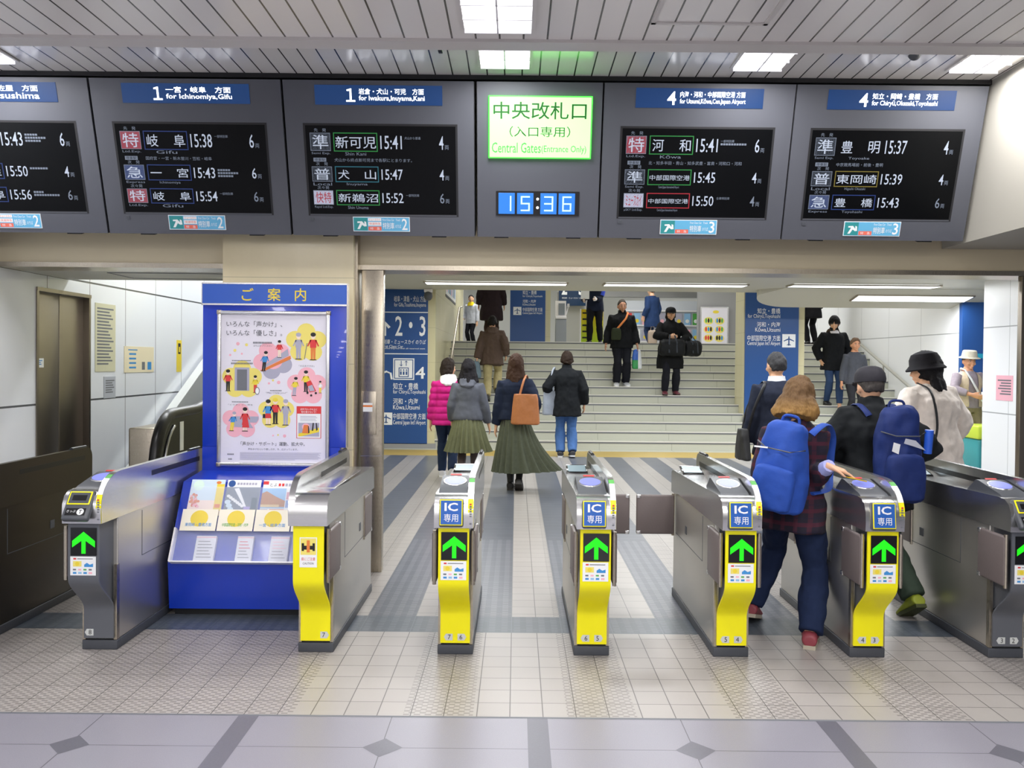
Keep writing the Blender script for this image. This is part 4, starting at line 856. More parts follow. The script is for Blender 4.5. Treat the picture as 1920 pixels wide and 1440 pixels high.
def sign_top():
    b = (.26, 19.5, ZT); t = thing('direction_sign', 'blue direction sign with an aeroplane at its left, standing at the head of the stairs', 'sign', b)
    mb = MB(); mb.box((-.156, 19.5, ZT), (.668, 19.56, 3.6), M_SIGNBLUE); bw(mb, 'panel', t, b, False)
    mb = MB(); y = 19.497; S = lambda px, py: (at(px, py, 19.5).x, at(px, py, 19.5).z)
    def tx(s, x0, y0, x1, y1, bo=.008): a = S(x0, y1); c = S(x1, y0); mb.text(s, a[0], a[1], c[0], c[1], y, W_, bold=bo * .5)
    tx('知立・豊橋', 980, 545, 1006, 552); tx('for Chiryū,Toyohashi', 980, 553.5, 1017, 558, .004); tx('河和・内海', 980, 562, 1005, 568); tx('Kōwa,Utsumi', 980, 569, 1004, 573.5, .004); tx('中部国際空港 方面', 980, 577, 1017, 584); tx("Central Japan Int'l Airport", 980, 585, 1017, 590, .004)
    p = S(970, 583); plane_icon(mb, p[0], p[1], .19, y, W_); bw(mb, 'lettering', t, b, 'flat')
    mb = MB(); mb.box((-.156, 19.56, ZT), (.79, 20.2, 4.5), M_CREAM); struct(mb.build('pillar', smooth=False))
sign_top()
def sign_23():
    b = (1.4, 21.1, 3.0); t = thing('platform_sign', 'dark blue sign with large 2 and 3, above the grey booth at the stair head', 'sign', b)
    mb = MB(); mb.box((1.06, 21.1, 3.0), (1.74, 21.16, 3.75), mat('sign_navy', '1b3556', .35)); bw(mb, 'panel', t, b, False)
    mb = MB(); mb.text('2・3', 1.13, 3.27, 1.68, 3.62, 21.097, W_, bold=.03); mb.text('特別車・ミュースカイ のりば', 1.14, 3.17, 1.70, 3.215, 21.097, W_); bw(mb, 'lettering', t, b, 'flat')
sign_23()
def ticket_booth():
    b = (1.05, 20.0, ZT); t = thing('ticket_machine', 'grey ticket machine with a slanted screen at the head of the stairs', 'machine', b)
    mb = MB(); mb.box((.93, 19.9, ZT), (1.19, 20.3, 2.62), mat('machine_grey', 'a3a9b4', .35), bev=.01); bw(mb, 'body', t, b)
    mb = MB(); mb.prism([(19.86, 2.6), (19.86, 2.64), (20.02, 2.68), (20.14, 3.05), (20.22, 3.05), (20.22, 2.6)], .93, 1.19, 'x', M_LOUVRE); bw(mb, 'console', t, b)
    mb = MB(); mb.box((1.0, 20.01, 2.70), (1.15, 20.03, 2.98), mat('screen_grey', '8f97a2', .2)); bw(mb, 'screen', t, b)
    mb = MB(); mb.box((1.22, 20.1, 2.9), (1.27, 20.2, 2.98), M_LOUVRE); mb.tube([(1.19, 20.15, 2.7), (1.245, 20.15, 2.92)], .012, M_LOUVRE); bw(mb, 'side_arm', t, b)
ticket_booth()
def notice_stand():
    b = (1.85, 20.3, ZT); t = thing('poster_stand', 'standing notice graded yellow to lime green at the head of the stairs', 'poster stand', b)
    g = NG('yellow_lime_print', .5); f = g.mth('DIVIDE', g.z, .75); g.col(g.mix(f, 'b4dc30', 'f0d41c'))
    mb = MB(); mb.box((1.565, 20.3, ZT), (2.11, 20.33, 2.86), g.m); bw(mb, 'panel', t, b, False)
    mb = MB(); mb.box((1.545, 20.29, ZT), (1.57, 20.34, 2.87), M_LOUVRE); bw(mb, 'edge', t, b, False)
    mb = MB()
    for q in range(5): mb.rect(1.60, 2.15 + q * .15, 1.78 - .03 * (q % 2), 2.19 + q * .15, 20.297, M_PBLACK)
    bw(mb, 'print', t, b, 'flat')
notice_stand()
def far_poster():
    b = (5.7, 24.1, 2.2); t = thing('framed_poster', 'framed white poster with six small pictures in front of the grey wall upstairs', 'poster', b)
    mb = MB(); mb.box((5.31, 24.1, 2.1), (6.13, 24.14, 3.21), M_STEEL_T); mb.rect(5.35, 2.14, 6.09, 3.17, 24.097, mat('poster_paper', 'e6e3ee', .25, coat=.5)); bw(mb, 'frame', t, b, False)
    mb = MB(); mb.disc((5.76, 3.06), .09, .045, 24.094, M_PYEL)
    for r in range(3):
        for c in range(2):
            x, z = 5.55 + c * .32, 2.80 - r * .25; mb.disc((x, z), .14, .11, 24.094, M_PYEL2, None, 12)
            for q in range(3): mb.disc((x - .07 + q * .07, z + .01), .03, .07, 24.092 - q * .001, random.choice((M_PBLUE, M_PRED, M_PGREEN, M_PBLACK)), None, 8)
    bw(mb, 'print', t, b, 'flat')
far_poster()
def rack_far():
    b = (4.6, 25.9, ZT); t = thing('leaflet_rack', 'white leaflet rack with coloured leaflets behind the woman in the black coat', 'rack', b)
    mb = MB(); mb.box((3.3, 25.9, ZT), (5.7, 26.0, 3.5), mat('rack_white', 'd5dae4', .4))
    for z in (2.25, 2.75, 3.2): mb.box((3.3, 25.78, z - .04), (5.7, 25.9, z), M_LOUVRE)
    bw(mb, 'frame', t, b, False)
    for r, z in enumerate((2.25, 2.75)):
        for c in range(9):
            mb = MB(); x = 3.38 + c * .26; mb.box((x, 25.83, z), (x + .19, 25.85, z + .36), random.choice((M_PRED, M_PSKY, M_PLILAC, M_PWHITE, M_PGREEN, M_PPINK, M_PLILAC))); mb.disc((x + .09, z + .12), .06, .06, 25.828, random.choice((M_PYEL, M_PWHITE, M_PPINK)), None, 10); bw(mb, 'leaflet', t, b, 'flat')
rack_far()
def lit_sign_far():
    b = (5.0, 25.0, 3.95); t = thing('hanging_sign', 'thin dark blue sign hanging from the ceiling of the upper concourse', 'sign', b)
    mb = MB(); mb.box((4.55, 25, 3.86), (5.3, 25.1, 3.98), M_SIGNBLUE); bw(mb, 'panel', t, b, False)
    mb = MB(); mb.box((4.9, 25.04, 3.98), (4.93, 25.07, 4.5), M_STEEL_W); bw(mb, 'rod', t, b, False)
lit_sign_far()
# notices on walls (flat things on their walls)
def wall_notice(name, label, cat, y0, y1, z0, z1, mt, deco=None, X=-3.83, face=1):
    t = thing(name, label, cat, (X, (y0 + y1) / 2, z0)); b = t.location.copy(); mb = MB(); mb.box((X, y0, z0), (X + face * .004, y1, z1), mt); bw(mb, 'sheet', t, b, False)
    if deco: mb = MB(); deco(mb, X + face * .0046); bw(mb, 'print', t, b, 'flat')
    return t
def rows(y0, y1, z0, z1, n, mt=M_PGREY, frac=.5):
    def f(mb, x):
        h = (z1 - z0) / n
        for k in range(n):
            e = y1 - (y1 - y0) * .35 * ((k * 37) % 10) / 10; mb.quad([(x, y0, z1 - k * h), (x, e, z1 - k * h), (x, e, z1 - (k + frac) * h), (x, y0, z1 - (k + frac) * h)], mt)
    return f
PAPER = mat('notice_olive_paper', 'cfcdb2', .5); CRM = mat('notice_cream_paper', 'e3d9bd', .5)
wall_notice('wall_notice', 'tall khaki notice dense with black lines, right of the lift door', 'notice', 7.56, 7.94, 1.44, 2.07, PAPER, rows(7.59, 7.90, 1.49, 2.03, 18))
def mapd(mb, x):
    for k in range(4): z = 1.60 - k * .045; mb.quad([(x, 8.22, z), (x, 8.37, z), (x, 8.37, z + .018), (x, 8.22, z + .018)], M_PBLUE)
    for a, b, m_ in ((8.5, 8.57, M_PGREY), (8.63, 8.72, M_PBLUE)): mb.quad([(x, a, 1.45), (x, b, 1.45), (x, b, 1.53), (x, a, 1.53)], m_)
    mb.quad([(x, 8.2, 1.645), (x, 8.4, 1.645), (x, 8.4, 1.655), (x, 8.2, 1.655)], M_PBLUE)
wall_notice('wall_notice', 'wide cream notice with four blue bars, between the khaki notice and the escalator', 'notice', 8.12, 8.78, 1.425, 1.685, CRM, mapd)
wall_notice('wall_notice', 'small grey notice below the tall khaki notice', 'notice', 7.72, 7.945, 1.19, 1.393, mat('notice_grey_paper', 'b9bdc9', .4), rows(7.75, 7.92, 1.23, 1.36, 6))
def yeld(mb, x):
    mb.quad([(x, 9.41, 1.62), (x, 9.48, 1.62), (x, 9.48, 1.74), (x, 9.41, 1.74)], M_PBLACK); mb.quad([(x + .001, 9.425, 1.64), (x + .001, 9.465, 1.64), (x + .001, 9.465, 1.70), (x + .001, 9.425, 1.70)], M_PYEL)
wall_notice('wall_notice', 'narrow yellow notice on the white wall above the escalator', 'notice', 9.375, 9.51, 1.418, 1.776, M_PYEL, yeld)
wall_notice('door_sticker', 'small white sticker on the left leaf of the steel lift door', 'sticker', 6.675, 6.812, 1.485, 1.56, M_PWHITE, rows(6.70, 6.79, 1.50, 1.545, 3, M_PBLUE), X=-3.873)
wall_notice('wall_notice', 'pink notice on the white pillar at the far right', 'notice', 11.5, 11.9, 1.085, 1.44, mat('notice_pink_paper', 'eeb4c4', .5), rows(11.54, 11.86, 1.15, 1.38, 6), X=6.87, face=-1)
def stair_notice():
    t = thing('wall_notice', 'white notice with a dark lower edge high on the stair wall at the left', 'notice', (-1.445, 17.5, 2.7)); b = t.location.copy()
    a, c = 16.9, 19.6; mb = MB(); mb.box((-1.45, a, 2.93), (-1.442, c, 3.5), M_PWHITE); mb.box((-1.45, a, 2.88), (-1.44, c, 2.93), M_DGREY); bw(mb, 'sheet', t, b, False)
    mb = MB()
    for q in range(8): y = a + .2 + q * .3; mb.quad([(-1.4405, y, 3.0), (-1.4405, y + .2, 3.0), (-1.4405, y + .2, 3.2 + .1 * (q % 3)), (-1.4405, y, 3.2 + .1 * (q % 3))], (M_PPINK, M_PSKY, M_PGREY, M_PBLUE)[q % 4])
    bw(mb, 'print', t, b, 'flat')
stair_notice()
def jamb_box():
    b = (-1.08, 6.14, 1.1); t = thing('switch_cover', 'steel cover with an orange and white sticker on the left doorpost', 'switch cover', b)
    mb = MB(); mb.box((-1.143, 6.132, 1.02), (-1.03, 6.14, 1.34), M_STEEL_W, bev=.002); bw(mb, 'plate', t, b)
    mb = MB(); mb.rect(-1.128, 1.19, -1.058, 1.255, 6.1312, M_PWHITE); mb.rect(-1.128, 1.225, -1.058, 1.238, 6.1306, M_PORANGE); bw(mb, 'sticker', t, b, 'flat')
jamb_box()
# ---------------------------------------------------------------- escalator, rails, bin, cameras
def escalator():
    b = (-3.3, 7.0, 0); t = thing('escalator', 'escalator with a black handrail climbing beside the white wall, left of the kiosk', 'escalator', b)
    L = 12.6; s = math.tan(math.radians(29))
    def prof(z0, o):                                            # rounded newel, short level run, then the slope
        p = [(7.02 + .40 * (1 - math.cos(a)) * .9, .62 + o + .46 * math.sin(a)) for a in [k * PI / 2 / 8 for k in range(9)]]
        return p + [(7.9, 1.085 + o), (8.3, 1.14 + o), (8.8, 1.36 + o), (L, 1.36 + o + (L - 8.8) * s)]
    top = prof(0, 0)
    mb = MB(); mb.prism(top + [(L, (L - 8.8) * s), (8.8, .0), (7.05, 0.0)], -3.08, -3.02, 'x', M_BGLOSS); bw(mb, 'balustrade', t, b, False)
    mb = MB(); mb.tube([(-3.05, y, z) for y, z in [(7.03, .2)] + top], (.05), M_BLACK, seg=12); bw(mb, 'handrail', t, b)
    mb = MB(); mb.tube([(-3.012, y + .1, z - .07) for y, z in [(7.0, .2)] + top[:7]], .012, M_STEEL_T, seg=8); bw(mb, 'newel_trim', t, b)
    mb = MB(); mb.box((-3.32, 7.12, 0), (-3.09, 7.6, .97), M_STEEL_W, bev=.015); bw(mb, 'newel_cabinet', t, b)
    mb = MB(); mb.prism([(8.98, .99), (10.4, .99 + 1.42 * .527), (12.6, .99 + 3.62 * .527), (12.6, 0), (8.0, 0), (8.0, .45)], -3.80, -3.70, 'x', mat('cladding_grey', 'c3c6c4', .3)); mb.box((-3.80, 8.0, 0), (-3.70, 8.98, .40), M_STEEL_W); bw(mb, 'cladding', t, b, False)
    mb = MB(); mb.prism([(7.6, 0), (8.8, .02), (L, (L - 8.8) * s), (L, 0)], -3.70, -3.09, 'x', M_DGREY); bw(mb, 'tread_band', t, b, False)
    mb = MB(); mb.box((-3.019, 7.47, .74), (-3.016, 7.55, 1.0), M_PWHITE); bw(mb, 'sticker', t, b, False)
escalator()
def rail(name, label, pts, posts, mt, r=.022):
    t = thing(name, label, 'handrail', (pts[0][0], pts[0][1], posts[0][2] if posts else pts[0][2])); b = t.location.copy()
    mb = MB(); mb.tube(pts, r, mt, seg=10); bw(mb, 'rail', t, b)
    for p in posts: mb = MB(); mb.tube([p[:3], (p[0], p[1], p[3])], .018, mt, seg=8); bw(mb, 'post', t, b)
rail('handrail', 'steel handrail on posts climbing along the cream wall at the left of the stairs', [(-1.28, 14.9, .85), (-1.28, 18.5, 2.75), (-1.28, 19.4, 2.83)], [(-1.28, 15.0, .155, .9), (-1.28, 16.8, 1.085, 1.85), (-1.28, 18.6, 2.015, 2.78)], M_STEEL_W)
rail('handrail', 'grey handrail climbing along the white wall at the right of the stairs', [(7.5, 15.3, .95), (7.5, 18.5, 2.15)], [(7.5, 15.4, .31, .98), (7.5, 17.0, 1.085, 1.58), (7.5, 18.45, 2.015, 2.12)], mat('rail_grey', 'a3a29a', .4), .03)
def litter_bin():
    b = Vector((7.18, 12.55, 0)); t = thing('litter_bin', 'teal litter bin with a lime yellow lid, before the person in the beige hat', 'litter bin', b)
    z1 = at(1830, 824, b.y - .25).z; z2 = at(1830, 799, b.y - .25).z
    mb = MB(); mb.box((b.x - .33, b.y - .25, 0), (b.x + .45, b.y + .3, z1), mat('bin_teal', '3f9aa0', .4), bev=.03); bw(mb, 'body', t, b)
    mb = MB(); mb.box((b.x - .35, b.y - .27, z1), (b.x + .47, b.y + .32, z2), mat('bin_lime', 'cbe04a', .4), bev=.02); bw(mb, 'lid', t, b)
litter_bin()
def counter():
    b = (7.9, 13.9, 0); t = thing('counter', 'white counter end before the dark blue panel at the far right', 'counter', b)
    mb = MB(); mb.box((7.75, 13.6, .78), (8.6, 14.15, 1.13), M_WHITE, bev=.01); bw(mb, 'top', t, b); mb = MB(); mb.box((7.8, 13.65, 0), (8.6, 14.15, .78), M_SIGNBLUE); bw(mb, 'base', t, b, False)
counter()
def dome(loc, r, label, name='security_camera'):
    t = thing(name, label, 'camera', loc); b = t.location
    MB().loft([[(q * math.cos(a), q * math.sin(a), z) for a in [2 * PI * i / 20 for i in range(20)]] for q, z in ((r, 0), (r, -.3 * r), (r * .85, -.6 * r))], M_LOUVRE).build('housing', t)
    MB().ball((0, 0, -.55 * r), (r * .72, r * .72, r * .7), M_DGREY).build('dome', t)
p = at(1715, 97, 5.0); dome((p.x, 5.0, 3.455), .05, 'small domed security camera on the ceiling at the right, above the boards')
def ccam():
    p = at(803, 552, 14.3); t = thing('security_camera', 'white security camera under the passage ceiling beside the tall blue sign', 'camera', (p.x, 14.3, p.z)); 
    MB().box((-.07, -.05, .03), (.07, .09, .10), M_LOUVRE, bev=.02).build('bracket', t); MB().ball((0, 0, -.02), (.075, .075, .09), M_DGREY).build('dome', t)
ccam()
def hook():
    p = at(825, 110, 4.9); t = thing('ceiling_hook', 'small dark fitting hanging from the white ceiling left of the green glow', 'fitting', (p.x, 4.9, 3.455))
    MB().tube([(0, 0, 0), (0, .0, -.03), (.01, -.02, -.06)], .012, M_BLACK).build('stem', t); MB().box((-.012, -.05, -.075), (.014, .03, -.055), M_BLACK, bev=.004).build('clip', t)
hook()
# ---------------------------------------------------------------- people
SKIN = mat('skin', 'd9a988', .5, var=.06, bscale=20)
def cloth(name, c, rough=.85, var=.14, bump=.25, sc=26): return mat('cloth_' + name, c, rough, bump=bump, bscale=sc, var=var, spec=.2)
def hairmat(name, c): return mat('hair_' + name, c, .6, bump=.6, bscale=60, var=.4, stretch=(3, 3, .35), spec=.18)
def bake(mb, voxel, it=3, disp=0.0, freq=9.0, seed=0, name='m', sharp=None):     # one continuous skin over everything in mb
    me = bpy.data.meshes.new(name); me.from_pydata([tuple(v) for v in mb.v], [], mb.f)
    bm = bmesh.new(); bm.from_mesh(me); bmesh.ops.recalc_face_normals(bm, faces=bm.faces); bm.to_mesh(me); bm.free()
    o = bpy.data.objects.new('tmp', me); COL.objects.link(o)
    r = o.modifiers.new('r', 'REMESH'); r.mode = 'VOXEL'; r.voxel_size = voxel; r.use_smooth_shade = True
    sm = o.modifiers.new('s', 'SMOOTH'); sm.iterations = it; sm.factor = .5
    out = bpy.data.meshes.new_from_object(o.evaluated_get(bpy.context.evaluated_depsgraph_get()))
    bpy.data.objects.remove(o); bpy.data.meshes.remove(me); out.name = name
    if disp:
        of = Vector((seed * 3.1, seed * 1.7, seed * .9))
        nr = [v.normal.copy() for v in out.vertices]
        for v, n in zip(out.vertices, nr):
            q = Vector((v.co.x * freq, v.co.y * freq, v.co.z * freq * .75)) + of
            v.co += n * disp * (noise.noise(q) + .55 * noise.noise(q * 2.3) - .1)
    out.shade_smooth(); return out
def meshobj(name, me, mt, parent):
    me.materials.clear(); me.materials.append(mt); o = bpy.data.objects.new(name, me); COL.objects.link(o); o.parent = parent; return o
def ik(a, t, l1, l2, pole):
    a, t = Vector(a), Vector(t); d = t - a; L = min(max(d.length, abs(l1 - l2) + .01), l1 + l2 - .004); d.normalize(); t = a + d * L
    x = (l1 * l1 - l2 * l2 + L * L) / (2 * L); h = math.sqrt(max(l1 * l1 - x * x, 0)); p = Vector(pole); p = (p - d * p.dot(d)).normalized()
    return a + d * x + p * h, t
def superell(c, rx, ry, ax, ay, n=16, e=2.4):
    out = []
    for i in range(n):
        t = 2 * PI * i / n; co, si = math.cos(t), math.sin(t)
        out.append(c + ax * (rx * math.copysign(abs(co) ** (2 / e), co)) + ay * (ry * math.copysign(abs(si) ** (2 / e), si)))
    return out
class Human:
    """Local frame: feet on z = 0, facing +y, x to the person's right."""
    def __init__(s, name, label, H, loc, yaw, hip=None, lean=0.03, side=0.0, twist=0.0, feet=None, hands=(None, None), head=(0, 0), wd=1.0, female=False, poles=((-.25, -1, 0), (.25, -1, 0)), pelvis_drop=0.02, kneep=((0, 1, 0), (0, 1, 0))):
        s.k = k = H / 1.70; s.t = thing('person', label, 'person', loc, yaw); s.female = female; s.wd = wd
        hx, hy = hip if hip else (0, 0)
        s.pel = Vector((hx, hy, (.93 - pelvis_drop) * k)); s.R = Matrix.Rotation(-twist, 3, 'Z') @ Matrix.Rotation(-lean, 3, 'X') @ Matrix.Rotation(side, 3, 'Y')
        S = lambda x, y, z: s.pel + s.R @ (Vector((x, y, z)) * k)
        s.S = S; s.ax = s.R @ Vector((1, 0, 0)); s.ay = s.R @ Vector((0, 1, 0))
        sw = (.148 if female else .166) * wd
        s.sh = [S(-sw, -.005, .418), S(sw, -.005, .418)]; s.neck = S(0, .0, .52); s.hc = S(0, .025, .640)
        s.HR = s.R @ Matrix.Rotation(-head[0], 3, 'Z') @ Matrix.Rotation(-head[1], 3, 'X')
        s.hips = [s.pel + Vector((-.088 * k, 0, -.03 * k)), s.pel + Vector((.088 * k, 0, -.03 * k))]
        feet = feet or ((-.09, 0, 0, 0, 0), (.09, 0, 0, 0, 0)); s.feet = []; s.knee = []; s.ank = []
        for i, f in enumerate(feet):
            fx, fy, fz, fyaw, fp = f; FR = Matrix.Rotation(-fyaw, 3, 'Z') @ Matrix.Rotation(fp, 3, 'X')   # fp < 0: heel lifted
            toe = Vector((fx, fy, fz)) + Matrix.Rotation(-fyaw, 3, 'Z') @ Vector((0, .13 * k, 0)) if fp < 0 else None
            F = (toe - FR @ Vector((0, .13 * k, 0))) if toe is not None else Vector((fx, fy, fz))
            s.feet.append((F, FR)); an = F + FR @ Vector((0, -.02 * k, .085 * k))
            kn, an2 = ik(s.hips[i], an, .435 * k, .415 * k, kneep[i]); s.knee.append(kn); s.ank.append(an2)
        s.el = []; s.wr = []; s.hd = []
        for i in range(2):
            sg = (-1, 1)[i]; h = hands[i]
            if h is None: h = ((sg * (.235 * wd + .01)), .03, .80 - .03)
            tgt = Vector(h[:3]) * (k if len(h) == 3 else 1)
            e, w_ = ik(s.sh[i], tgt, .285 * k, .245 * k, poles[i]); s.el.append(e); s.wr.append(w_)
    def torso(s, mb, grow=0.0, z0=-.10, z1=.55, mt=SKIN, belly=1.0):
        k = s.k; f = s.female
        prof = [(-.34, .195, .14), (-.22, .19, .138), (-.12, .172 if not f else .178, .125), (0, .165 if not f else .176, .122), (.10, .150 if not f else .145, .110), (.20, .148 if not f else .130, .104), (.30, .162 if not f else .146, .112), (.38, .170 if not f else .152, .112), (.43, .150 if not f else .134, .102), (.47, .108, .086), (.505, .074, .070), (.53, .062, .062), (.56, .058, .060)]
        def P(z):
            for a, b in zip(prof, prof[1:]):
                if a[0] <= z <= b[0]: u = (z - a[0]) / (b[0] - a[0]); return a[1] + (b[1] - a[1]) * u, a[2] + (b[2] - a[2]) * u
            return prof[0][1:] if z < prof[0][0] else prof[-1][1:]
        zs = sorted({z0, z1} | {p[0] for p in prof if z0 < p[0] < z1}); rings = []
        for z in zs:
            rx, ry = P(z); g = grow * (1 if z < .36 else max(.35, 1 - (z - .36) * 5.5)); rings.append(superell(s.S(0, -.005 if z > .3 else 0, z), (rx * s.wd + g) * k, (ry * belly + g) * k, s.ax, s.ay))
        mb.loft(rings, mt)
    def arm(s, mb, i, grow=0.0, end=1.0, mt=SKIN, start=True):
        k = s.k; g = grow; a, e, w_ = s.sh[i], s.el[i], s.wr[i]; m1 = a.lerp(e, .5); m2 = e.lerp(w_, .35); ww = e.lerp(w_, end)
        sh = a + (s.S(0, 0, .43) - a) * .42
        pts = [sh, a, m1, e.lerp(a, .12), e, e.lerp(w_, .12), m2, ww]; r = [.044, .056, .048, .041, .040, .041, .040, .027 + .013 * (1 - end)]
        mb.tube(pts, [(q + g) * k for q in r], mt, seg=12)
    def leg(s, mb, i, grow=0.0, end=1.0, mt=SKIN, flare=0.0, start=0.0):
        k = s.k; g = grow; h, n, a = s.hips[i], s.knee[i], s.ank[i]; top = h + (s.pel - h) * .15 + Vector((0, 0, .05 * k))
        pts = [top, h.lerp(n, .15), h.lerp(n, .5), n.lerp(h, .12), n, n.lerp(a, .12), n.lerp(a, .35), n.lerp(a, .7), n.lerp(a, end)]
        r = [.092, .09, .075, .058, .056, .055, .058, .045, .036]
        q = [(v + g + (flare * max(0, j - 4) / 4)) * k for j, v in enumerate(r)]
        mb.tube(pts, q, mt, seg=12)
    def foot(s, mb, i, mt, g=0.0, sole=None):
        k = s.k; F, R = s.feet[i]; T = Matrix.Translation(F) @ R.to_4x4()
        secs = [(-.085, .030, .035, .070), (-.07, .036, .045, .085), (-.02, .036, .050, .100), (.04, .042, .038, .075), (.10, .046, .028, .052), (.15, .043, .022, .040), (.178, .028, .014, .028)]
        if sole is None:
            rings = []
            for y, rx, rz, top in secs:
                z0 = 0.012
                rings.append([T @ (Vector((math.cos(t) * (rx + g), y * (1 + max(g, -.004) * 3), z0 + (top - z0 + g) * (.5 + .5 * math.sin(t)))) * k) for t in [2 * PI * q / 12 for q in range(12)]])
            mb.loft(rings, mt)
            if g <= 0: mb.tube([s.ank[i], T @ (Vector((0, -.02, .05)) * k)], [.036 * k, .036 * k], mt)
        else:
            pts = [(-.036, -.092), (.036, -.092), (.044, .0), (.054, .09), (.044, .165), (.02, .19), (-.02, .19), (-.044, .165), (-.052, .09), (-.042, .0)]
            mb.prism([(x * k, y * k) for x, y in pts], 0.0, .024 * k, 'z', sole, T)
    def hand(s, mb, i, curl=.5, mt=SKIN, dirn=None, up=None):
        k = s.k; w_, e = s.wr[i], s.el[i]; d = Vector(dirn).normalized() if dirn else (w_ - e).normalized(); sg = (-1, 1)[i]
        u = Vector(up) if up else s.ax * sg                        # back of the hand faces u
        u = (u - d * u.dot(d)).normalized(); c = d.cross(u) * sg * 1.0                                   # across the palm: thumb side
        if c.dot(s.ay) < 0 and not up: c = -c
        rings = [superell(w_ + d * (t * k), rx * k, ry * k, c, u, 12) for t, rx, ry in ((-.02, .027, .022), (.0, .028, .021), (.04, .038, .018), (.085, .041, .016), (.10, .036, .014))]
        mb.loft(rings, mt)
        for q, (off, L) in enumerate(((.030, .070), (.010, .078), (-.011, .073), (-.031, .058))):
            p = w_ + d * (.092 * k) + c * (off * k); pts = [p]; ang = .1
            for sgm in range(3):
                ang += curl * (.35, .55, .45)[sgm]; dd = d * math.cos(ang) - u * math.sin(ang); p = p + dd * (L * k * (.42, .33, .27)[sgm]) + c * (off * .05 * k); pts.append(p)
            mb.tube(pts, [.0092 * k, .0088 * k, .0080 * k, .0062 * k], mt, seg=8)
        p = w_ + d * (.025 * k) + c * (.026 * k); pts = [p, p + (d * .030 + c * .024 - u * .006) * k, p + (d * .058 + c * .032 - u * .016) * k, p + (d * .080 + c * .030 - u * .026) * k]
        mb.tube(pts, [.013 * k, .011 * k, .0095 * k, .007 * k], mt, seg=8)
        s.hd.append((w_, d, u, c))
    def headgeo(s, mb, mt=SKIN):
        k = s.k; T = Matrix.Translation(s.hc) @ s.HR.to_4x4() @ Matrix.Scale(k * 1.07, 4)
        def f(d):
            x, y, z = 1, 1, 1
            if d.z < 0: x *= 1 - .28 * (-d.z) ** 1.4; y *= 1 - (.30 if d.y < 0 else .06) * (-d.z) ** 1.2
            if d.y > .5 and abs(d.z - .12) < .2: y *= 1 - .05 * (1 - abs(d.z - .12) / .2) * (1 if .15 < abs(d.x) < .6 else 0)
            return Vector((x, y, z))
        mb.ball((0, 0, 0), (.074, .094, .116), mt, T, 24, 16, f)
        mb.tube([(0, .088, .018), (0, .100, -.008), (0, .112, -.028), (0, .094, -.036)], [.008, .011, .014, .010], mt, T, 8)
        for q in (-1, 1): mb.ball((q * .076, -.012, -.008), (.012, .022, .032), mt, T, 10, 8); mb.ball((q * .036, .066, -.028), (.026, .022, .02), mt, T, 8, 6)
        mb.ball((0, .072, -.088), (.024, .02, .018), mt, T, 8, 6); mb.tube([(0, .084, -.056), (0, .092, -.060), (0, .084, -.068)], [.016, .018, .014], mt, T, 8)
        mb.tube([s.S(0, 0, .46), s.S(0, .006, .54), s.hc + s.HR @ Vector((0, -.012, -.05)) * k], [.066 * k, .055 * k, .054 * k], mt, seg=12)
        s.HT = T
    def body(s, curl=(.5, .5), voxel=.0085, hands=({}, {}), mt=SKIN):
        mb = MB(); s.torso(mb, -.004)
        for i in range(2): s.arm(mb, i); s.leg(mb, i); s.foot(mb, i, mt, -.004); s.hand(mb, i, curl[i], **hands[i])
        s.headgeo(mb); meshobj('body', bake(mb, voxel, 1, name='body'), mt, s.t); return s
    def face(s, brow='1d1712'):
        for q in (-1, 1):
            e = MB(); e.ball((q * .031, .0815, .012), (.0125, .010, .0062), mat('eye_white', 'cfc8c0', .4), s.HT, 10, 8); e.ball((q * .031, .0893, .012), (.0066, .004, .0064), M_PBLACK, s.HT, 8, 6); e.build('eye', s.t)
            b = MB(); b.tube([(q * .014, .094, .030), (q * .032, .092, .035), (q * .048, .080, .031)], [.003, .0042, .0025], mat('brow_' + brow, brow, .6), s.HT, 6); b.build('eyebrow', s.t)
        m_ = MB(); m_.tube([(-.021, .085, -.061), (0, .0965, -.0625), (.021, .085, -.061)], [.002, .0048, .002], mat('lips', 'b5695c', .5), s.HT, 6); m_.build('mouth', s.t)
        return s
    def hair(s, c, style='short', length=.0, flare=.0, vol=1.0, seed=1, tint=None, forehead=.42):
        mb = MB(); mt = hairmat(c, c)
        def f(d):
            a = d.y; zf = (forehead + (a - .75) * .6) if a > .75 else (-.05 + (forehead + .05) * max(0, (a - .15) / .6) if a > .15 else (-.05 - .5 * min(1, (.15 - a) / .6)))
            if style != 'short' and a < .30: zf = min(zf, -.95)
            t = (d.z - zf) / .10; t = max(0, min(1, t)); n = noise.noise(Vector((d.x * 7 + seed, d.y * 7, d.z * 2.2))) * .035 + noise.noise(Vector((d.x * 16, d.y * 16 + seed, d.z * 3))) * .03
            return .80 + (.20 + n) * t
        g = 1.0 if style == 'short' else 1.06
        mb.ball((0, -.008, .012), (.086 * g * vol, .104 * g * vol, .122 * g * vol), mt, s.HT, 30, 22, f)
        if length:
            rings = []; N = 9
            for j in range(N):
                u = j / (N - 1); z = .03 - u * (length + .03); rx = (.086 * (.5 + .5 * vol) + flare * u ** 1.2 + (.012 * math.sin(u * 3)) * vol) * (1 - .25 * max(0, u - .8) / .2); row = []
                for i in range(26):
                    t = 2 * PI * i / 26; x, y = math.cos(t), math.sin(t); yy = y * (.092 + flare * .5 * u) if y < 0 else y * (.030 - .02 * u)
                    n = 1 + .10 * noise.noise(Vector((x * 5 + seed, y * 5, u * 1.6))) + .08 * noise.noise(Vector((x * 18, y * 18 + seed, u * 2)))
                    row.append((x * rx * n, -.018 + yy * n - .008 * u, z + .035 * noise.noise(Vector((x * 6, y * 6, seed))) * u))
                rings.append(row)
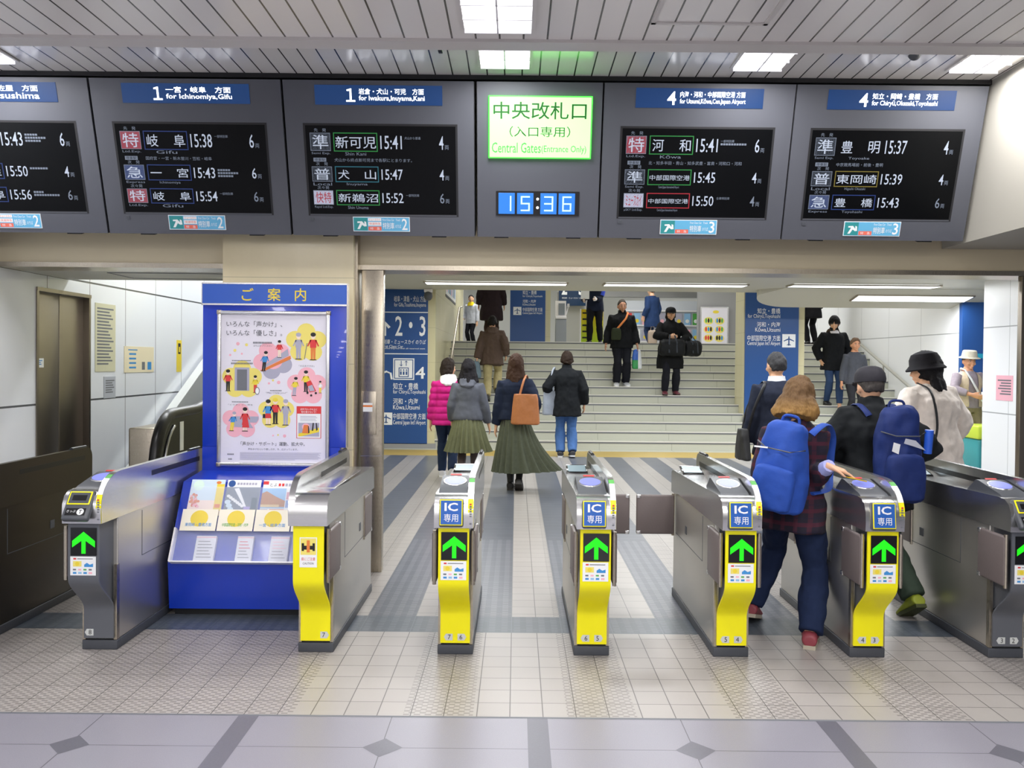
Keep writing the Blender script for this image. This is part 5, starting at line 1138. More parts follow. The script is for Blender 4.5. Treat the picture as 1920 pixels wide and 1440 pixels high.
            mb.loft(rings, mt, s.HT)
        meshobj('hair', bake(mb, .0075, 1, .006, 30, seed, 'hair'), tint or mt, s.t); return s
    def top(s, c, hem=-.20, name='jacket', g=.026, sg=.020, belly=1.0, collar=0.0, hood=False, end=.97, rough=.85, wr=.007, seed=0, mt=None, voxel=.011, hoodmt=None, bulge=0.0, cuffs=None):
        mt = mt or cloth(c, c, rough); mb = MB(); s.torso(mb, g, hem, .50, mt, belly); k = s.k
        for i in range(2): s.arm(mb, i, sg, end)
        if collar: mb.loft([superell(s.S(0, .004, z), r * k, (r - .002) * k, s.ax, s.ay) for z, r in ((.47, .105), (.50, .086), (.50 + collar, .078))], mt)
        me = bake(mb, voxel, 9, wr, 10, seed, name)
        if bulge:
            inv = s.R.transposed()
            for v in me.vertices:
                q = inv @ (v.co - s.pel) / k; v.co += v.normal * bulge * (abs(math.sin(q.z * 34)) ** .6 - .6)
        o = meshobj(name, me, mt, s.t)
        if hood:
            hb = MB(); hb.loft([superell(s.S(0, y, z), rx * k, ry * k, s.ax, s.ay) for z, rx, ry, y in ((.385, .05, .03, -.125), (.42, .10, .05, -.115), (.47, .125, .085, -.05), (.515, .115, .088, -.03), (.545, .095, .08, -.018), (.55, .085, .07, -.01))], mt)
            meshobj('hood', bake(hb, .009, 2, .008, 14, seed + 3, 'hood'), hoodmt or mt, o)
        return o
    def trousers(s, c, g=.012, flare=.012, end=1.0, mt=None, name='trousers', wr=.008, seed=0):
        mt = mt or cloth(c, c); mb = MB(); s.torso(mb, g - .004, -.13, .06, mt)
        for i in range(2): s.leg(mb, i, g, end, flare=flare)
        return meshobj(name, bake(mb, .011, 3, wr, 11, seed, name), mt, s.t)
    def shoes(s, c, sole='2a2826', socks=None, mt=None):
        for i in range(2):
            mb = MB(); s.foot(mb, i, SKIN, .011); m_ = mt or mat('shoe_' + c, c, .5); o = meshobj('shoe', bake(mb, .006, 2, name='shoe'), m_, s.t)
            sb = MB(); s.foot(sb, i, SKIN, 0, mat('sole_' + sole, sole, .6)); sb.build('sole', o)
            if socks: q = MB(); q.tube([s.ank[i].lerp(s.knee[i], u) for u in (-.08, .1, .35, .62)], [.043 * s.k, .041 * s.k, .052 * s.k, .060 * s.k], cloth(socks, socks)); q.build('sock', s.t)
        return s
    def skirt(s, c, length, r1, swing=(0, 0), pleats=26, top=.02, seed=0):
        mt = cloth(c, c, .8, .2); k = s.k; mb = MB(); rings = []; N = 16
        for j in range(N):
            u = j / (N - 1); z = top - u * length; rx = .155 + (r1 - .155) * u ** .9; ry = .128 + (r1 * .82 - .128) * u ** .9; row = []
            for i in range(180):
                t = 2 * PI * i / 180; p = 1 + (.02 + .075 * u) * math.sin(pleats * t + 1.2 * math.sin(3 * t + seed)) + .05 * u * noise.noise(Vector((math.cos(t) * 2 + seed, math.sin(t) * 2, u * 2)))
                sx = swing[0] * u * u * max(0, math.cos(t)) ; row.append(s.pel + Vector(((rx * math.cos(t) * p + sx) * k, (ry * math.sin(t) * p + swing[1] * u * u) * k, (z + .03 * u * sx * 3) * k)))
            rings.append(row)
        mb.loft(rings, mt); o = mb.build('skirt', s.t); return o
    def world(s, p): return s.t.matrix_basis @ Vector(p)
    def cap(s, c, style='cap', name='cap'):
        mt = cloth(c, c, .8); mb = MB(); T = s.HT
        if style == 'cap':
            mb.loft([[(r * .092 * math.cos(t), -.004 + r * .110 * math.sin(t), z) for t in [2 * PI * i / 28 for i in range(28)]] for z, r in ((.028, 1.0), (.05, 1.03), (.085, .98), (.118, .78), (.132, .45), (.136, .05))], mt, T)
            mb.loft([[(.075 * math.cos(t), .085 + .075 * max(0, math.sin(t)) * (1 - .0), .030 - .25 * .06 * max(0, math.sin(t)) + dz) for t in [2 * PI * i / 24 for i in range(24)]] for dz in (0, .008)], mt, T)
        elif style == 'hat':
            mb.loft([[(r * .094 * math.cos(t), -.002 + r * .112 * math.sin(t), z) for t in [2 * PI * i / 28 for i in range(28)]] for z, r in ((.045, 1.42), (.05, 1.44), (.068, 1.05), (.10, 1.0), (.145, .92), (.155, .80), (.157, .05))], mt, T)
        else:
            mb.loft([[(r * .096 * math.cos(t), -.004 + r * .114 * math.sin(t), z) for t in [2 * PI * i / 28 for i in range(28)]] for z, r in ((.0, 1.30), (.01, 1.34), (.045, 1.06), (.09, 1.03), (.13, .85), (.148, .5), (.15, .05))], mt, T)
        return mb.build(name, s.t)
def world_thing(name, label, cat, H, p, group=None):           # a bag at point p of a person's frame, turned with the person
    t = thing(name, label, cat, H.world(p), H.t.rotation_euler.z, group); return t
def rbag(mb, c, hx, hy, hz, mt, T=None, e=3.2, taper=1.0, n=24):  # soft cornered bag body
    rings = []; c = Vector(c)
    for z, q in ((-1, .80), (-.92, .94), (-.6, 1.0), (0, 1.0), (.5, .97), (.85, .88), (.97, .70), (1, .5)):
        w_ = 1 + (taper - 1) * (z + 1) / 2; rings.append([c + v for v in superell(Vector((0, 0, z * hz)), hx * q * w_, hy * q * w_, Vector((1, 0, 0)), Vector((0, 1, 0)), n, e)])
    mb.loft(rings, mt, T)
def rucksack(H, label, c, p, w_, d, h, marks=None, rz=0.0, straps=True):
    t = world_thing('rucksack', label, 'rucksack', H, p); t.rotation_euler.z += rz; mt = cloth(c, c, .6, .2, .35, 14); dk = cloth(c + 'dk', '1c2a55', .7)
    mb = MB(); rbag(mb, (0, 0, h / 2), w_ / 2, d / 2, h / 2, mt, e=2.3, taper=.72); meshobj('pack', bake(mb, .011, 2, .020, 7, 5, 'pack'), mt, t)
    mb = MB(); rbag(mb, (0, -d * .40, h * .28), w_ * .36, d * .22, h * .24, mt, e=2.6); meshobj('pocket', bake(mb, .010, 2, .006, 12, 2, 'pocket'), mt, t)
    mb = MB(); mb.tube([(-w_ * .40, -d * .28, h * .74), (-w_ * .2, -d * .50, h * .70), (w_ * .2, -d * .50, h * .70), (w_ * .40, -d * .28, h * .74)], .004, M_DGREY, seg=6); mb.build('zip', t)
    mb = MB(); mb.tube(spline([(-.05, d * .1, h - .02), (-.035, d * .1, h + .025), (.035, d * .1, h + .025), (.05, d * .1, h - .02)]), .008, mt, seg=8); mb.build('grab_handle', t)
    if marks: mb = MB(); marks(mb, w_, d, h); mb.build('marking', t, smooth='flat')
    if straps:
        inv = t.matrix_basis.inverted() @ H.t.matrix_basis; k = H.k
        for sg in (-1, 1):
            pts = [H.S(sg * .085, -.15, .44), H.S(sg * .10, -.125, .475), H.S(sg * .115, -.06, .515), H.S(sg * .120, .03, .505), H.S(sg * .122, .115, .44), H.S(sg * .125, .145, .33), H.S(sg * .150, .125, .20), H.S(sg * .190, .03, .12), H.S(sg * .15, -.11, .08)]
            mb = MB(); sp = spline([inv @ q for q in pts]); mb.tube(sp, [(.024 * k, .008 * k)] * len(sp), mt, seg=8, ref=(1, 0, 0)); mb.build('strap', t)
    return t
# ---- walkers between the gates and the stairs
def walk(L, R): return ((-.085,) + L, (.085,) + R)
# pink quilted jacket
P = fl(832, 897); A = Human('a', 'person in a pink quilted jacket and white hood beside the tall blue sign, walking away', 1.62, (P.x + .05, P.y, 0), 0.05, lean=.05, feet=((-.08, .20, 0, 0, 0), (.06, -.13, 0, 0, -.35)), head=(.75, 0), female=True, hands=(None, (.20, .16, 1.02)))
A.body(voxel=.01).face().hair('241b16', 'bob', .10, .01); A.trousers('26344f', seed=1); A.top('c2247e', -.16, 'jacket', .045, .034, wr=.006, bulge=.016, seed=2, hood=True, hoodmt=cloth('white_fleece', 'e9e7ea')); A.shoes('d9d9de', 'f0f0f0')
# grey hoodie
P = fl(868, 908); B = Human('b', 'person in a grey hooded top and pleated olive skirt, long black hair, walking away', 1.60, (P.x + .05, P.y + .05, 0), -0.04, lean=.06, feet=((-.07, -.16, 0, 0, -.4), (.07, .20, 0, 0, 0)), female=True, hands=((-.23, .12, .86), (.30, .06, .74)))
B.body(voxel=.01).hair('17151a', 'long', .20, .055, 1.08, 3); B.trousers('3a3438', .004, 0, mt=mat('stocking', '4a3f40', .6), name='stockings', wr=.001); B.top('5b5e68', -.05, 'hooded_top', .034, .028, seed=4, hood=True); B.skirt('6b6e52', .52, .30, (0.02, .02), 24, .05); B.shoes('1d1b1d')
# navy jacket, long skirt
P = fl(962, 921); C_ = Human('c', 'person in a navy jacket and long grey green skirt, with a tan bag, walking away', 1.67, (P.x + .02, P.y, 0), -.05, lean=.05, feet=((-.06, .16, 0, 0, 0), (.05, -.06, 0, 0, -.5)), female=True, hands=(None, (.235, .10, .98)), head=(.05, .1))
C_.body(voxel=.01).hair('3a2519', 'long', .22, .02, 1.03, 5); C_.trousers('16161a', .004, 0, mt=mat('black_tights', '151518', .6), name='tights', wr=.001); C_.top('1c2438', -.03, 'jacket', .04, .032, seed=6, collar=.03, bulge=.005); C_.skirt('525748', .72, .27, (.30, .02), 22, .05, 2); C_.shoes('141416')
mb = MB(); mb.loft([superell(C_.S(0, -.0, z), r, r * .95, C_.ax, C_.ay) for z, r in ((.47, .11), (.51, .10), (.55, .075))], cloth('denim_scarf', '7b8fa8')); mb.build('scarf', C_.t)
def tote(H, label, c, p, wt, wb, d, h, strap, rz=0.0):
    t = world_thing('shoulder_bag', label, 'bag', H, p); t.rotation_euler.z += rz; mt = mat('bag_' + c, c, .5, bump=.1, bscale=40, var=.12); mb = MB(); rings = []
    for z, q in ((0, .86), (.03, .98), (.35, 1), (.75, 1), (1, .96)): rings.append(superell(Vector((0, 0, z * h)), (wb + (wt - wb) * z) / 2 * q, d / 2 * q * (1 - .55 * z), Vector((1, 0, 0)), Vector((0, 1, 0)), 24, 3.0))
    mb.loft(rings, mt); meshobj('bag', bake(mb, .010, 2, .006, 8, 3, 'bag'), mt, t)
    inv = t.matrix_basis.inverted() @ H.t.matrix_basis; mb = MB(); mb.tube([inv @ q for q in spline(strap)], [(.014, .005)] * len(spline(strap)), mt, seg=8); mb.build('strap', t); return t
S = C_.S
tote(C_, 'tan leather bag on the right shoulder of the person in navy', 'a8683a', S(.13, -.21, -.08), .30, .36, .15, .36, [S(.05, -.19, .24), S(.10, -.15, .44), S(.13, -.02, .52), S(.145, .11, .43), S(.14, .14, .2), S(.2, -.12, .2)], -.25)
# black jacket, jeans
P = fl(1062, 857); D = Human('d', 'person in a black jacket and blue jeans at the foot of the stairs', 1.76, (P.x, P.y + .05, 0), .02, lean=.03, feet=((-.10, -.02, 0, .1, 0), (.09, -.12, 0, 0, -.1)), hands=((-.27, .10, .98), (.28, .02, .84)), poles=((-.6, -1, 0), (.6, -1, 0)))
D.body(voxel=.01).hair('2b1f18', 'short', .05, 0, 1.08, 7); D.trousers('4a6ea6', .02, .02, seed=3); D.top('15181c', -.26, 'jacket', .05, .042, belly=1.15, collar=.075, seed=8, wr=.012); D.shoes('2a2a2e', 'cfd2d6')
S = D.S; tote(D, 'pale grey tote bag hanging at the left side of the person in jeans', '8d95a2', S(-.26, -.04, -.24), .26, .30, .12, .40, [S(-.22, -.10, .14), S(-.25, -.10, .40), S(-.2, .0, .52), S(-.2, .13, .42), S(-.26, .08, .12)], .3)
# on the stairs
def tread(n): return 14.9 + .3 * (n - 1) + .16, .155 * n
y, z = tread(5); P = at(921, 757, y); E_ = Human('e', 'person in a brown hooded coat and khaki trousers climbing the stairs', 1.72, (P.x, y + .12, z), .0, lean=.12, hip=(0, .12), feet=((-.08, -.10, 0, 0, -.25), (.10, .28, .155, 0, 0)), hands=((-.30, .02, .80), (.27, .16, .92)), kneep=((0, 1, 0), (.1, 1, 0)))
E_.body(voxel=.011).hair('191616', 'short', .05, .0, 1.05, 9); E_.trousers('b0a57c', .022, .015, seed=4); E_.top('574840', -.20, 'coat', .05, .04, hood=True, seed=10, wr=.014); E_.shoes('1c1c1e')
b = world_thing('handbag', 'blue grey bag held low by the person in the brown coat on the stairs', 'bag', E_, (-.33, .0, .46)); mb = MB(); rbag(mb, (0, 0, .17), .14, .10, .17, cloth('bluegrey', '6d808e'), taper=.7); meshobj('bag', bake(mb, .011, 2, .012, 9, 1, 'bag'), cloth('bluegrey', '6d808e'), b); mb = MB(); mb.tube([(0, -.05, .30), (0.02, -.03, .37), (0.02, .03, .37), (0, .05, .30)], .009, cloth('bluegrey', '6d808e'), seg=6); mb.build('handle', b)
y, z = tread(7); P = at(1165, 722, y); F_ = Human('f', 'person in a black jacket with an orange bag strap coming down the stairs', 1.78, (P.x, y + .05, z), PI, lean=.0, feet=((-.10, .0, 0, -.12, 0), (.10, .04, 0, .12, 0)), hands=((-.29, .06, .83), (.30, .02, .83)), head=(-.1, .1))
F_.body(voxel=.01, mt=mat('skin_tan', 'c9957a', .5)).face().hair('4c4640', 'short', 0, 0, .98, 11, forehead=.55); F_.trousers('1a1c24', .022, .02, seed=5); F_.top('14161a', -.17, 'jacket', .05, .042, belly=1.15, collar=.075, seed=11, wr=.012); F_.shoes('d4d6dc', 'f2f2f2')
S = F_.S; b = world_thing('crossbody_bag', 'dark green bag with an orange strap across the chest of the person in black', 'bag', F_, S(.13, .215, .10)); mb = MB(); rbag(mb, (0, 0, 0.0), .10, .055, .12, cloth('olive_bag', '333a2a')); meshobj('bag', bake(mb, .01, 2, .006, 9, 1, 'bag'), cloth('olive_bag', '333a2a'), b)
inv = b.matrix_basis.inverted() @ F_.t.matrix_basis; mb = MB(); mb.tube([inv @ q for q in (S(.14, .19, .16), S(.04, .185, .28), S(-.06, .17, .40), S(-.105, .10, .50), S(-.11, 0, .535), S(-.08, -.12, .46))], [(.020, .006)] * 6, mat('strap_orange', 'd8823c', .6), seg=8); mb.build('strap', b)
w_, d_, u_, c_ = F_.hd[0]; b = world_thing('carrier_bag', 'blue, green and white carrier bag held by the person with the orange strap', 'bag', F_, w_ + Vector((0, .02, -.50)))
mb = MB(); g = NG('carrier_print', .4); q = g.mth('LESS_THAN', g.z, .17); q2 = g.mth('LESS_THAN', g.x, -.02); g.col(g.mix(q2, g.mix(q, '2b62c4', '2f9a52'), 'e6ebf2')); rbag(mb, (0, 0, .19), .105, .05, .20, g.m, taper=.8); meshobj('bag', bake(mb, .01, 1, .006, 10, 4, 'bag'), g.m, b); mb = MB(); mb.tube([(-.03, 0, .36), (-.01, -.0, .44), (.01, 0, .44), (.03, 0, .36)], .006, M_PWHITE, seg=6); mb.build('handle', b)
y, z = tread(6); P = at(1256, 738, y); G_ = Human('g', 'person in a black cap and long black coat carrying dark duffel bags downstairs', 1.76, (P.x, y + .03, z), PI, lean=.0, feet=((-.13, -.06, 0, -.1, 0), (.11, .06, 0, .1, 0)), hands=((-.16, .24, 1.02), (.07, .26, 1.12)), female=True, poles=((-1, -.4, 0), (1, -.4, 0)), wd=1.08)
G_.body(voxel=.01).face().hair('151314', 'bob', .08, .0, .98, 13); G_.trousers('1c1d26', .016, .016, seed=6); G_.top('131417', -.40, 'coat', .05, .042, collar=.075, seed=13, wr=.010, belly=1.1); G_.shoes('6c2f3c'); G_.cap('16181b', 'cap')
def duffel(H, label, p, hx, hy, hz, rz=0.0):
    t = world_thing('duffel_bag', label, 'bag', H, p); t.rotation_euler.z += rz; m_ = cloth('duffel', '16181c', .6); mb = MB(); mb.loft([superell(Vector((x * hx, 0, 0)), hy * q, hz * q, Vector((0, 1, 0)), Vector((0, 0, 1)), 20, 2.6) for x, q in ((-1, .6), (-.93, .85), (-.7, 1), (.7, 1), (.93, .85), (1, .6))], m_); meshobj('bag', bake(mb, .012, 2, .014, 7, 6, 'bag'), m_, t)
    for q in (-.3, .3): mb = MB(); mb.tube([(q * hx, -hy * 1.02, -hz * .6), (q * hx, -hy * .9, hz * .6), (q * hx * .6, 0, hz * 1.5), (q * hx, hy * .9, hz * .6), (q * hx, hy * 1.02, -hz * .6)], [(.016, .004)] * 5, cloth('webbing', '3a3f47'), seg=6); mb.build('strap', t)
    return t
S = G_.S; duffel(G_, 'large black duffel bag held in front by the person in the black cap', S(.02, .30, .0), .25, .13, .17); duffel(G_, 'second black duffel bag, at the left arm of the person in the cap', S(-.36, .16, -.01), .20, .15, .16, .5)
b = world_thing('paper_bag', 'beige paper bag beside the right elbow of the person in the black cap', 'bag', G_, S(.36, .10, .08)); mb = MB(); rbag(mb, (0, 0, .13), .09, .06, .13, mat('kraft', 'd3bfae', .6), e=5); mb.build('bag', b); mb = MB(); mb.tube([(-.04, 0, .25), (-.03, 0, .33), (.03, 0, .33), (.04, 0, .25)], .005, mat('kraft', 'd3bfae', .6), seg=6); mb.build('handle', b)
y, z = tread(5); P = at(1560, 752, y); H_ = Human('h', 'person with thick black hair, black jacket and jeans coming down the right flight', 1.74, (P.x, y + .02, z), PI - .05, lean=.02, feet=((-.09, .22, -.155, 0, 0), (.09, -.02, 0, 0, 0)), hip=(0, .05), hands=((-.24, .06, .86), (.24, .06, .86)), head=(.35, .2), poles=((-1, -.6, 0), (1, -.6, 0)))
H_.body(voxel=.01).face().hair('141317', 'short', 0, 0, 1.18, 15, forehead=.30); H_.trousers('33476b', .014, .008, seed=7); H_.top('15171b', -.24, 'jacket', .045, .038, collar=.075, seed=15, wr=.012, hood=True, hoodmt=cloth('brown_fur', '4a3a30')); H_.shoes('1a1a1c')
mb = MB(); mb.loft([superell(H_.S(0, .02, z_), r, r * .9, H_.ax, H_.ay) for z_, r in ((.46, .105), (.50, .085), (.52, .07))], cloth('white_tee', 'd9d6dc')); mb.build('tee_collar', H_.t)
y, z = tread(3); P = at(1603, 740, y); I_ = Human('i', 'person in a grey sweater standing low on the right flight beside the white wall', 1.62, (P.x, y + .05, z), PI, lean=.02, feet=((-.09, .0, 0, 0, 0), (.09, .0, 0, 0, 0)), hands=((-.26, .05, .80), (.27, .05, .80)), female=True)
I_.body(voxel=.01, mt=mat('skin_warm', 'd59a78', .5)).face().hair('6b5442', 'short', 0, 0, 1.06, 17, forehead=.5); I_.trousers('2c2d33', seed=8); I_.top('4c4f58', -.14, 'sweater', .028, .024, seed=17); I_.shoes('222226')
# ---- at the gates
y = 8.0; P = at(1455, 900, y); J = Human('j', 'person in a dark navy suit with short greying hair, beyond the gates, seen from behind', 1.70, (P.x, y, 0), .05, lean=.03, feet=((-.10, .12, 0, 0, 0), (.09, -.16, 0, 0, -.35)), hands=((-.27, .06, .80), (.27, .10, .80)), head=(-.22, 0))
J.body().hair('3a3a3d', 'short', 0, 0, 1.0, 19); J.trousers('1f2332', .02, .01, seed=9); J.top('232838', -.22, 'suit_jacket', .042, .034, seed=19, wr=.008, collar=.0); J.shoes('141416')
mb = MB(); mb.loft([superell(J.S(0, .004, z_), r, r, J.ax, J.ay) for z_, r in ((.49, .086), (.52, .078), (.545, .074))], cloth('white_collar', 'd8dade')); mb.build('shirt_collar', J.t)
S = J.S; tote(J, 'black bag on a strap at the left side of the person in the suit', '17181c', S(-.33, .0, -.26), .10, .10, .34, .30, [S(-.30, -.06, .02), S(-.25, -.11, .25), S(-.15, -.08, .46), S(-.13, .06, .47), S(-.24, .12, .25), S(-.30, .10, .02)])
# woman with the blue rucksack
P = fl(1517, 1206); kyaw = -.62
def loc(p, o, yaw): d = Vector((p[0] - o[0], p[1] - o[1], 0)); c, s_ = math.cos(-yaw), math.sin(-yaw); return (d.x * c - d.y * s_, d.x * s_ + d.y * c)
K_o = (1.60, 4.80); fr = loc((1.655, 4.63), K_o, kyaw); fll = loc((1.44, 5.02), K_o, kyaw)
hp = at(1588, 884, 4.53); hl = loc((hp.x - .10, hp.y - .0), K_o, kyaw)
K_ = Human('k', 'person with a brown bob, plaid shirt and jeans, touching a card on the gate reader', 1.53, (K_o[0], K_o[1], 0), kyaw, lean=.10, twist=.1, hip=(0, .0), feet=((fll[0], fll[1], 0, -.2, -.28), (fr[0], fr[1], 0, -.25, 0)), hands=((-.20, .12, .80), (hl[0], hl[1], 1.015, 1)), female=True, head=(-.1, .28), poles=((-.5, -1, -.2), (.15, -.45, -1)), pelvis_drop=.05)
hdir = Matrix.Rotation(-kyaw, 3, 'Z') @ Vector((.9, -.25, -.30))
gh = NG('hair_brown_golden', .6); gh.b.inputs['Specular IOR Level'].default_value = .15; nh = gh.noise(50, 4, (3, 3, .3)); fz = gh.mth('DIVIDE', gh.mth('SUBTRACT', K_.hc.z + .02, gh.z), .16); fz = gh.mth('MINIMUM', 1.0, gh.mth('MAXIMUM', 0.0, fz)); gh.col(gh.mix(nh, gh.mix(fz, '4a3524', '8a6232'), gh.mix(fz, '7d6244', 'c49a52'))); gh.bump(nh, .5)
K_.body((.5, .22), .0062, ({}, {'dirn': tuple(hdir), 'up': (0, 0, 1)})).hair('7a5a38', 'bob', .135, .070, 1.06, 21, tint=gh.m)
g = NG('plaid_cloth', .9); l1 = g.line(g.z, .075, .0, .022); l2 = g.line(g.x, .07, .0, .022); l3 = g.line(g.z, .075, .035, .008); c0 = g.mix(l1, '1d1828', '43182a'); c0 = g.mix(g.mth('MULTIPLY', l2, .5), c0, '4f1b2c'); c0 = g.mix(g.mth('MULTIPLY', l3, .6), c0, '1b1730'); g.col(c0); g.bump(g.noise(30), .2)
K_.trousers('1f2b49', .024, .016, seed=10, wr=.011); K_.top('plaid', -.20, 'shirt', .036, .030, seed=21, wr=.010, mt=g.m, end=.80, collar=.03)
mb = MB(); mb.tube([K_.el[1].lerp(K_.wr[1], q) for q in (.70, .88, 1.04)], [.043, .041, .036], cloth('lilac_cuff', 'a9aee2')); mb.build('cuff', K_.t)
K_.shoes('8a3a44', 'b3aa98')
def kmarks(mb, w_, d, h): mb.text('montura', -.02, h * .66, .085, h * .70, -d * .5 - .016, M_PWHITE, Matrix.Rotation(-.35, 4, 'Z') @ Matrix.Rotation(.0, 4, 'Y')) if 0 else mb.rect(-.085, h * .70, -.01, h * .718, -d * .5 - .004, M_PWHITE, Matrix.Rotation(-.12, 4, 'Y'))
rk = rucksack(K_, 'bright blue rucksack on the back of the person with the brown bob', '2c4fa6', K_.S(-.0, -.265, -.06), .33, .25, .50, kmarks); rk.rotation_euler.y = .16
c = K_.hd[1]; cp = K_.world(c[0] + c[1] * .150 - c[2] * .018); t = thing('travel_card', 'yellow card case held over the gate reader', 'card', cp, 0); t.rotation_euler = (0, .22, .25)
MB().box((-.05, -.032, -.003), (.05, .032, .003), mat('card_yellow', 'd9b81c', .4), bev=.002).build('case', t); MB().rect(-.03, -.005, .03, .005, 0, M_PGREY, Matrix.Translation((0, 0, .0036)) @ Matrix.Rotation(-PI / 2, 4, 'X')).build('print', t, smooth='flat')
# man with the cap
L_o = (2.275, 5.12); L_ = Human('l', 'person in a dark flat cap and black jacket with a navy rucksack, passing the gates', 1.57, (L_o[0], L_o[1], 0), .02, lean=.06, feet=((-.11, .34, 0, 0, 0), (.185, -.06, 0, -.05, -.55)), hands=((-.20, .34, 1.07), (.22, .32, 1.07)), hip=(0, .16), wd=1.12, poles=((-1, -.8, 0), (1, -.8, 0)), head=(.0, .05))
L_.body().hair('4a4644', 'short', 0, 0, .97, 23); L_.trousers('38453a', .028, .02, seed=11, wr=.012); L_.top('1a1d20', -.20, 'jacket', .058, .046, belly=1.1, collar=.075, seed=23, wr=.014); L_.cap('35343a', 'cap'); L_.shoes('8f9a2c', '3c421c')
def lmarks(mb, w_, d, h):
    y = -d * .5 - .016; mb.add([(-.10, y, h * .55), (-.06, y, h * .52), (-.05, y, h * .62), (-.09, y, h * .64)], [(0, 1, 2, 3)], M_PWHITE); mb.add([(-.03, y, h * .63), (.03, y, h * .60), (.10, y, h * .56), (.04, y, h * .66), (-.02, y, h * .68)], [tuple(range(5))], mat('patch_grey', 'b9bcc8', .6))
lr = rucksack(L_, 'navy rucksack with white patches on the back of the person in the flat cap', '1f2f66', L_.S(.03, -.285, -.12), .34, .24, .58, lmarks)
MB().tube([(.15, -.06, .30), (.155, -.07, .44)], [.024, .025], mat('bottle_blue', '2c5fd0', .3)).build('side_bottle', lr)
# cream coat
y = 7.0; P = at(1742, 900, y); M_ = Human('m', 'person in a cream coat and dark brimmed hat beyond the last gates, seen from behind', 1.68, (P.x, y, 0), .35, lean=.05, feet=((-.10, .10, 0, 0, 0), (.10, -.10, 0, 0, -.3)), hands=((-.26, .16, .92), (.28, .12, .90)), wd=1.18, head=(-.9, .1), poles=((-1, -.8, 0), (1, -.8, 0)), female=True)
M_.body().hair('1b1a1e', 'bob', .22, .05, 1.14, 25); M_.trousers('4a4a4e', seed=12); M_.top('e6dcd4', -.34, 'coat', .07, .056, belly=1.2, collar=.03, seed=25, wr=.016); M_.cap('222126', 'bucket', 'hat'); M_.shoes('6a6a6a')
S = M_.S; tote(M_, 'dark shoulder bag hanging under the left arm of the person in cream', '232428', S(-.25, .02, -.25), .12, .12, .24, .24, [S(-.10, .02, .53), S(-.125, -.13, .47), S(-.13, -.19, .34), S(-.14, -.215, .15), S(-.18, -.20, -.02)])
# beige hat
y = 13.25; P = at(1812, 871, y); N_ = Human('n', 'person in a beige hat and beige waistcoat standing behind the litter bin', 1.80, (P.x, y, 0), PI + .1, lean=.0, feet=((-.12, 0, 0, -.2, 0), (.12, 0, 0, .2, 0)), hands=((-.10, .30, 1.06), (.14, .30, 1.06)), poles=((-1, -.5, 0), (1, -.5, 0)), head=(.1, .1))
N_.body(voxel=.01, mt=mat('skin_warm', 'd59a78', .5)).face().hair('55504c', 'short', 0, 0, .97, 27); N_.trousers('8a7f62', .022, .015, seed=13); N_.top('9b9099', -.06, 'shirt', .026, .024, seed=27, end=.75); N_.cap('cfc8b8', 'hat', 'hat'); N_.shoes('5a4a3a')
mb = MB(); N_.torso(mb, .04, -.04, .49, SKIN)
me = bake(mb, .011, 2, .006, 9, 4, 'waistcoat'); bm = bmesh.new(); bm.from_mesh(me); bmesh.ops.delete(bm, geom=[v for v in bm.verts if v.co.y > .06 and abs(v.co.x) < .075 + .0 * v.co.z], context='VERTS'); bm.to_mesh(me); bm.free(); meshobj('waistcoat', me, cloth('beige', 'd2c0a6'), N_.t)
S = N_.S; b = world_thing('camera_strap', 'pale striped strap across the chest of the person in the beige hat', 'strap', N_, S(0, .18, .3)); inv = b.matrix_basis.inverted() @ N_.t.matrix_basis; mb = MB(); mb.tube([inv @ q for q in (S(-.15, .13, .05), S(-.03, .175, .22), S(.06, .165, .38), S(.10, .08, .51), S(.10, -.02, .54), S(.0, -.16, .38))], [(.018, .006)] * 6, M_PWHITE, seg=8); mb.build('strap', b)
# ---- on the upper concourse
y = 26.0; P = at(884, 640, y); O_ = Human('o', 'person in a white jacket with a yellow neckerchief, far off beyond the stair head', 1.64, (P.x, y, ZT), PI - .5, hands=((-.24, .05, .8), (.24, .12, .9)), head=(-.5, 0))
O_.body(voxel=.012).face().hair('1d1a1a', 'short', 0, 0, 1, 29); O_.trousers('18191f', seed=14); O_.top('c3c6cf', -.16, 'jacket', .03, .026, seed=29); O_.shoes('141416'); mb = MB(); mb.loft([superell(O_.S(0, .03, z_), r, r, O_.ax, O_.ay) for z_, r in ((.42, .12), (.49, .10), (.54, .075))], cloth('yellow_scarf', 'd8bd1c')); mb.build('neckerchief', O_.t)
y = 19.4; P = at(921, 640, y); Q_p = Human('p', 'person in a dark plum coat at the stair head, face hidden by the passage ceiling', 1.76, (P.x, y, ZT), 0, hands=((-.29, .05, .85), (.28, .1, .85)), wd=1.1)
Q_p.body(voxel=.012).hair('1a1616', 'short', 0, 0, 1, 31); Q_p.trousers('3b2a26', .02, seed=15); Q_p.top('2e2428', -.42, 'coat', .05, .04, seed=31); Q_p.shoes('141416')
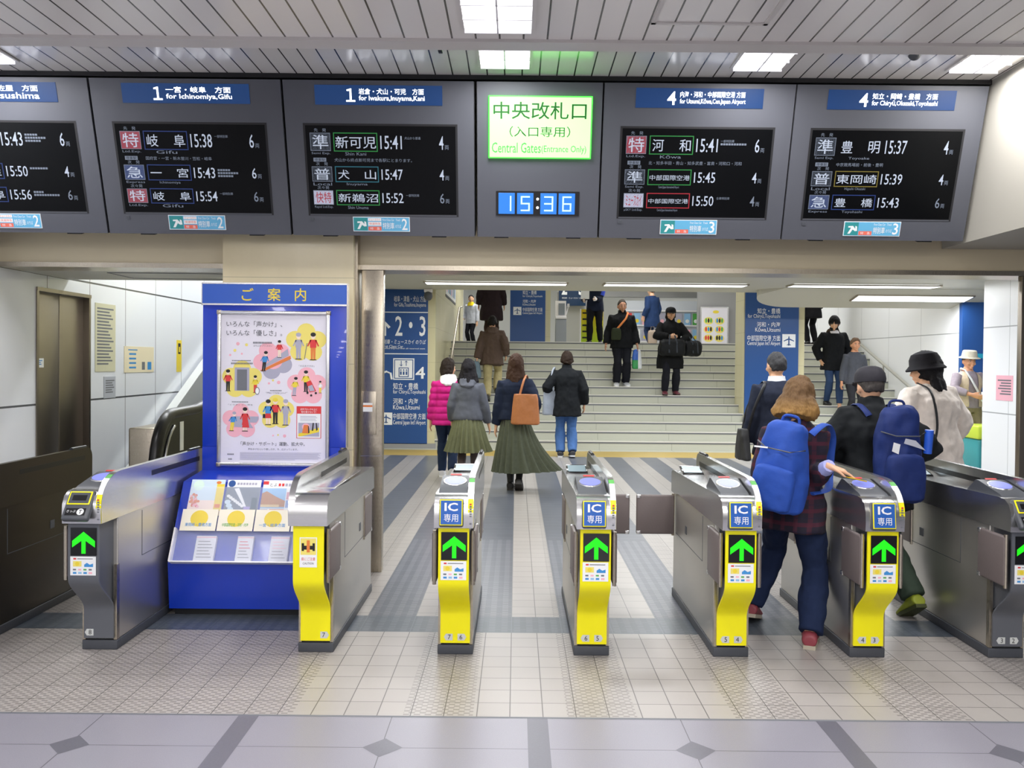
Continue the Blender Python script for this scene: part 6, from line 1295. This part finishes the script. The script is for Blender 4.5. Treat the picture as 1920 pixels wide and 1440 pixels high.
y = 19.9; P = at(1115, 640, y); R_ = Human('r', 'person in black with a bright blue armband and white gloves beside the yellow notice', 1.74, (P.x, y, ZT), PI - .2, feet=((-.14, .0, 0, -.1, 0), (.12, .08, 0, .1, 0)), hands=((-.06, .28, 1.02), (.24, .22, 1.0)))
R_.body(voxel=.012).face().hair('16151a', 'short', 0, 0, 1, 33); R_.trousers('15161b', .02, .01, seed=16); R_.top('1b2236', -.16, 'uniform_jacket', .035, .03, seed=33); R_.shoes('101012')
mb = MB(); mb.tube([R_.sh[0].lerp(R_.el[0], .35), R_.sh[0].lerp(R_.el[0], .75)], [.092, .088], mat('armband_blue', '2346d0', .5)); mb.build('armband', R_.t)
for i in range(2): mb = MB(); R_.hand(mb, i, .5); meshobj('glove', bake(mb, .006, 1, .0, 1, 0, 'glove'), M_PWHITE, R_.t)
b = world_thing('clipboard', 'white sheet held up by the person in black beside the yellow notice', 'paper', R_, R_.S(.20, .30, .12)); MB().box((-.10, -.006, 0), (.10, .0, .26), M_PWHITE).build('sheet', b, smooth=False)
y = 24.3; P = at(1222, 640, y); T_p = Human('t', 'person in a navy coat upstairs, behind the one with the black cap', 1.82, (P.x, y, ZT), .6, wd=.9, hands=((-.26, .05, .85), (.25, .1, .85)))
T_p.body(voxel=.012).hair('1c1a1a', 'short', 0, 0, 1, 35); T_p.trousers('22304e', seed=17); T_p.top('1f3358', -.36, 'coat', .05, .04, seed=35); T_p.shoes('141416')
y = 19.3; P = at(1519, 645, y); U_ = Human('u', 'person in black with a maroon bag at the top of the right flight, partly hidden', 1.74, (P.x + .02, y, ZT), .1, hands=((-.25, .05, .85), (.25, .1, .85)))
U_.body(voxel=.012).hair('151416', 'short', 0, 0, 1, 37); U_.trousers('16161a', seed=18); U_.top('17171b', -.30, 'coat', .04, .035, seed=37); U_.shoes('141416')
tote(U_, 'maroon bag at the side of the person at the top of the right flight', '7a1f3c', U_.S(-.22, -.18, .05), .26, .28, .14, .26, [U_.S(-.2, -.2, .30), U_.S(-.14, -.12, .48), U_.S(-.12, 0, .53), U_.S(-.14, .1, .44), U_.S(-.25, .12, .2)])
